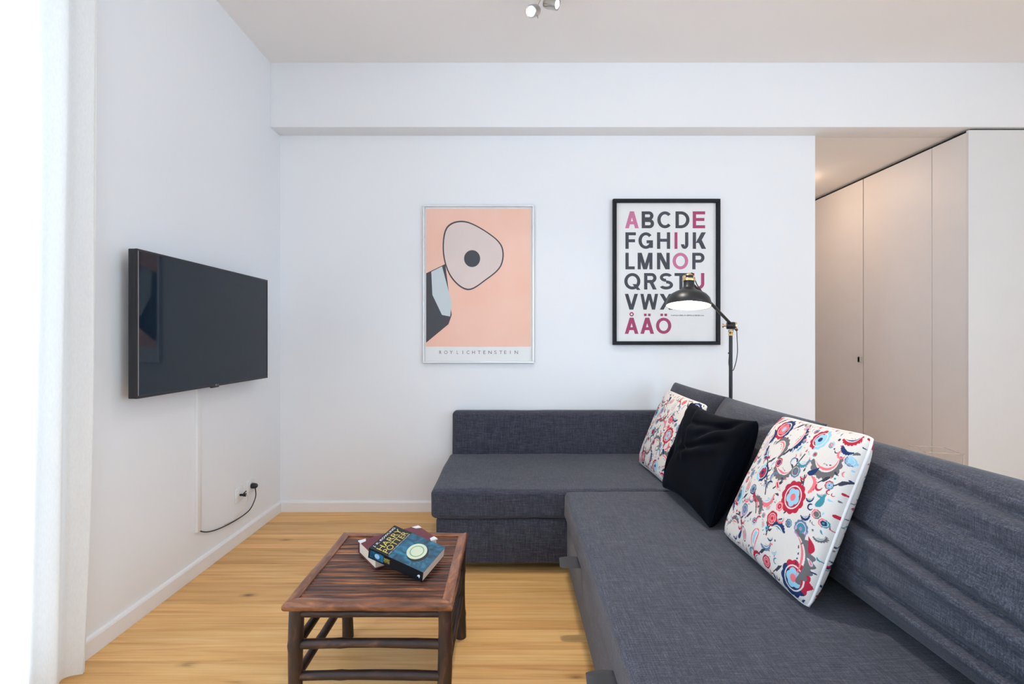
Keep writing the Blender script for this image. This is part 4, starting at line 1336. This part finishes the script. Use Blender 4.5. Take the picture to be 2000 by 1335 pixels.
# shade
SC = Vector((1.016, 2.755, 1.445))          # centre of the rim
ax_ = Vector((.075, .15, 1)).normalized()   # from the rim up to the neck
Ms = axis_mtx(SC, ax_)
prof_o = [(.1225, 0.0), (.1235, .004), (.1215, .022), (.114, .045), (.098, .064), (.074, .079), (.050, .090), (.036, .100), (.030, .112), (.029, .145)]
shade = lathe('lamp_shade', prof_o + [(.026, .145), (.027, .112), (.033, .099), (.048, .087), (.072, .076), (.096, .061), (.112, .043), (.1195, .021), (.1205, .0)] + [(.1225, 0.0)], M['blackmetal'], lp, 56, Ms, 60)
M['shadewhite'] = flat('white_enamel', (.86, .84, .78, 1), .45)
lathe('shade_lining', [(.1195, .002), (.1185, .021), (.111, .0425), (.095, .0605), (.071, .0755), (.047, .0865), (.032, .098), (0, .100)], M['shadewhite'], shade, 56, Ms, 60)
lathe('socket_cap', [(.0, .143), (.034, .143), (.036, .150), (.034, .157), (.024, .160), (.023, .178), (.012, .190), (0, .192)], M['brass'], lp, 32, Ms)
lathe('socket_core', [(0, .158), (.0245, .158), (.0245, .176), (0, .176)], M['blackmetal'], lp, 24, Ms)
lathe('bulb', [(0, .012), (.014, .015), (.024, .026), (.027, .040), (.022, .058), (.014, .075), (.013, .098), (0, .098)], emit('bulb_glass', (1.0, .86, .66, 1), 36.0), lp, 28, Ms)
tip = SC + ax_ * .165
tube('shade_stem', [E, E * .4 + tip * .6, tip], .008, M['brass'], lp, 12)
tube('swivel', [tip + Vector((-.03, 0, .004)), tip + Vector((.028, 0, .004))], .011, M['brass'], lp, 16)
lo_ = tail
tube('cord', spline([tip + Vector((.004, .0, .022)), tip + Vector((.03, .02, .026)), tip + Vector((.062, .045, -.03)), E.lerp(J, .25) + Vector((.004, -.012, .004))], 8), .0028, M['blackmetal'], lp, 8)
tube('cord', spline([tail, tail + Vector((.002, 0, -.03)), tail + Vector((.0, -.01, -.16)), tail + Vector((-.03, -.03, -.255)), tail + Vector((-.052, -.04, -.268)), tail + Vector((-.075, -.05, -.225)), tail + Vector((-.068, -.055, -.12)), tail + Vector((-.058, -.065, -.03)), (LX + .015, LY - .004, JZ - .035)], 8), .0028, M['blackmetal'], lp, 8)
tube('pole_knob', [(LX - .010, LY - .004, 1.165), (LX - .018, LY - .006, 1.165)], .005, M['blackmetal'], lp, 10)

# ================================================================== CEILING SPOTLIGHTS
sl = thing('ceiling_spotlight', 'brushed nickel ceiling spotlight with swivelling lit heads', 'ceiling light', (.19, 2.56, ZC))
lathe('ceiling_plate', [(0, -.0005), (.075, -.0005), (.075, -.02), (.068, -.028), (0, -.028)], M['chrome'], sl, 40, Matrix.Translation((.19, 2.56, ZC)))
lens_m = emit('spot_lens', (1.0, .93, .82, 1), 18.0)
def head(lens, direction, anchor, energy, cone=75):
    lens = Vector(lens); d = Vector(direction).normalized()
    Mh = axis_mtx(lens, -d)         # +Z runs back into the body
    h = lathe('spot_head', [(.0265, .004), (.0285, .0), (.0305, .002), (.0305, .060), (.026, .078), (.012, .086), (0, .086)], M['chrome'], sl, 32, Mh)
    lathe('lens_bezel', [(.0200, .010), (.0208, .002), (.0270, .002), (.0270, .010)], M['chrome'], h, 28, Mh)
    lathe('lens', [(0, .003), (.0205, .005), (.0205, .010), (0, .010)], lens_m, h, 28, Mh)
    back = lens - d * .05
    tube('stem', spline([anchor, Vector(anchor) + Vector((0, 0, -.05)), back], 6), .0045, M['chrome'], h, 10)
    ld = bpy.data.lights.new('spot_lamp', 'SPOT'); ld.energy = energy; ld.color = (1.0, .92, .82); ld.spot_size = math.radians(cone); ld.spot_blend = .8; ld.shadow_soft_size = .04
    lo = bpy.data.objects.new('spot_lamp', ld); COL.objects.link(lo)
    lo.location = lens + d * .004 - Vector(sl.location); lo.rotation_euler = d.to_track_quat('-Z', 'Y').to_euler(); lo.parent = h
head((.1186, 2.62, 3.022), (-.42, -.72, -.55), (.185, 2.60, 3.165), 8)
head((.262, 2.62, 3.060), (.82, -.42, -.42), (.215, 2.57, 3.165), 8)
head((.150, 2.47, 3.045), (.05, -.12, -1.0), (.165, 2.53, 3.165), 30, 115)  # unseen extra head, added to brighten the floor between table and sofa
head((.235, 2.47, 3.045), (.55, -.45, -1.0), (.215, 2.53, 3.165), 60, 100)  # unseen extra head, added to brighten the near back cushion
tube('toggle', [(.150, 2.645, 3.030), (.158, 2.640, 2.998)], .0022, M['chrome'], sl, 6)

# ================================================================== CLEAR ACRYLIC STAND behind the sofa
av = thing('acrylic_stand', 'clear acrylic box stand just showing behind the sofa back', 'stand', (2.40, 2.74, 0))
Ma = Matrix.Translation((2.40, 2.74, 0)) @ Matrix.Rotation(math.radians(-16), 4, 'Z')
hs, th_, HT = .088, .006, .634
def apart(nm, q, mat, par=av):
    bm = bmesh.new(); add_box(bm, *q, mat=Ma); me = bm_mesh(bm, nm, False); shift(me, av); return link(nm, me, mat, par)
apart('side_wall', (-hs, hs, -hs, -hs + th_, 0.0005, HT), M['acrylic'])
apart('side_wall', (-hs, hs, hs - th_, hs, 0.0005, HT), M['acrylic'])
apart('side_wall', (-hs, -hs + th_, -hs + th_, hs - th_, 0.0005, HT), M['acrylic'])
apart('side_wall', (hs - th_, hs, -hs + th_, hs - th_, 0.0005, HT), M['acrylic'])
M['acrylicrim'] = flat('acrylic_rim', srgb(186, 166, 160), .25)
for q in ((-hs, hs, -hs, -hs + th_), (-hs, hs, hs - th_, hs), (-hs, -hs + th_, -hs, hs), (hs - th_, hs, -hs, hs)):
    apart('rim', q + (HT, HT + .002), M['acrylicrim'])
apart('corner_edge', (hs - .003, hs + .001, -hs - .001, -hs + .003, .001, HT), M['acrylicedge'])
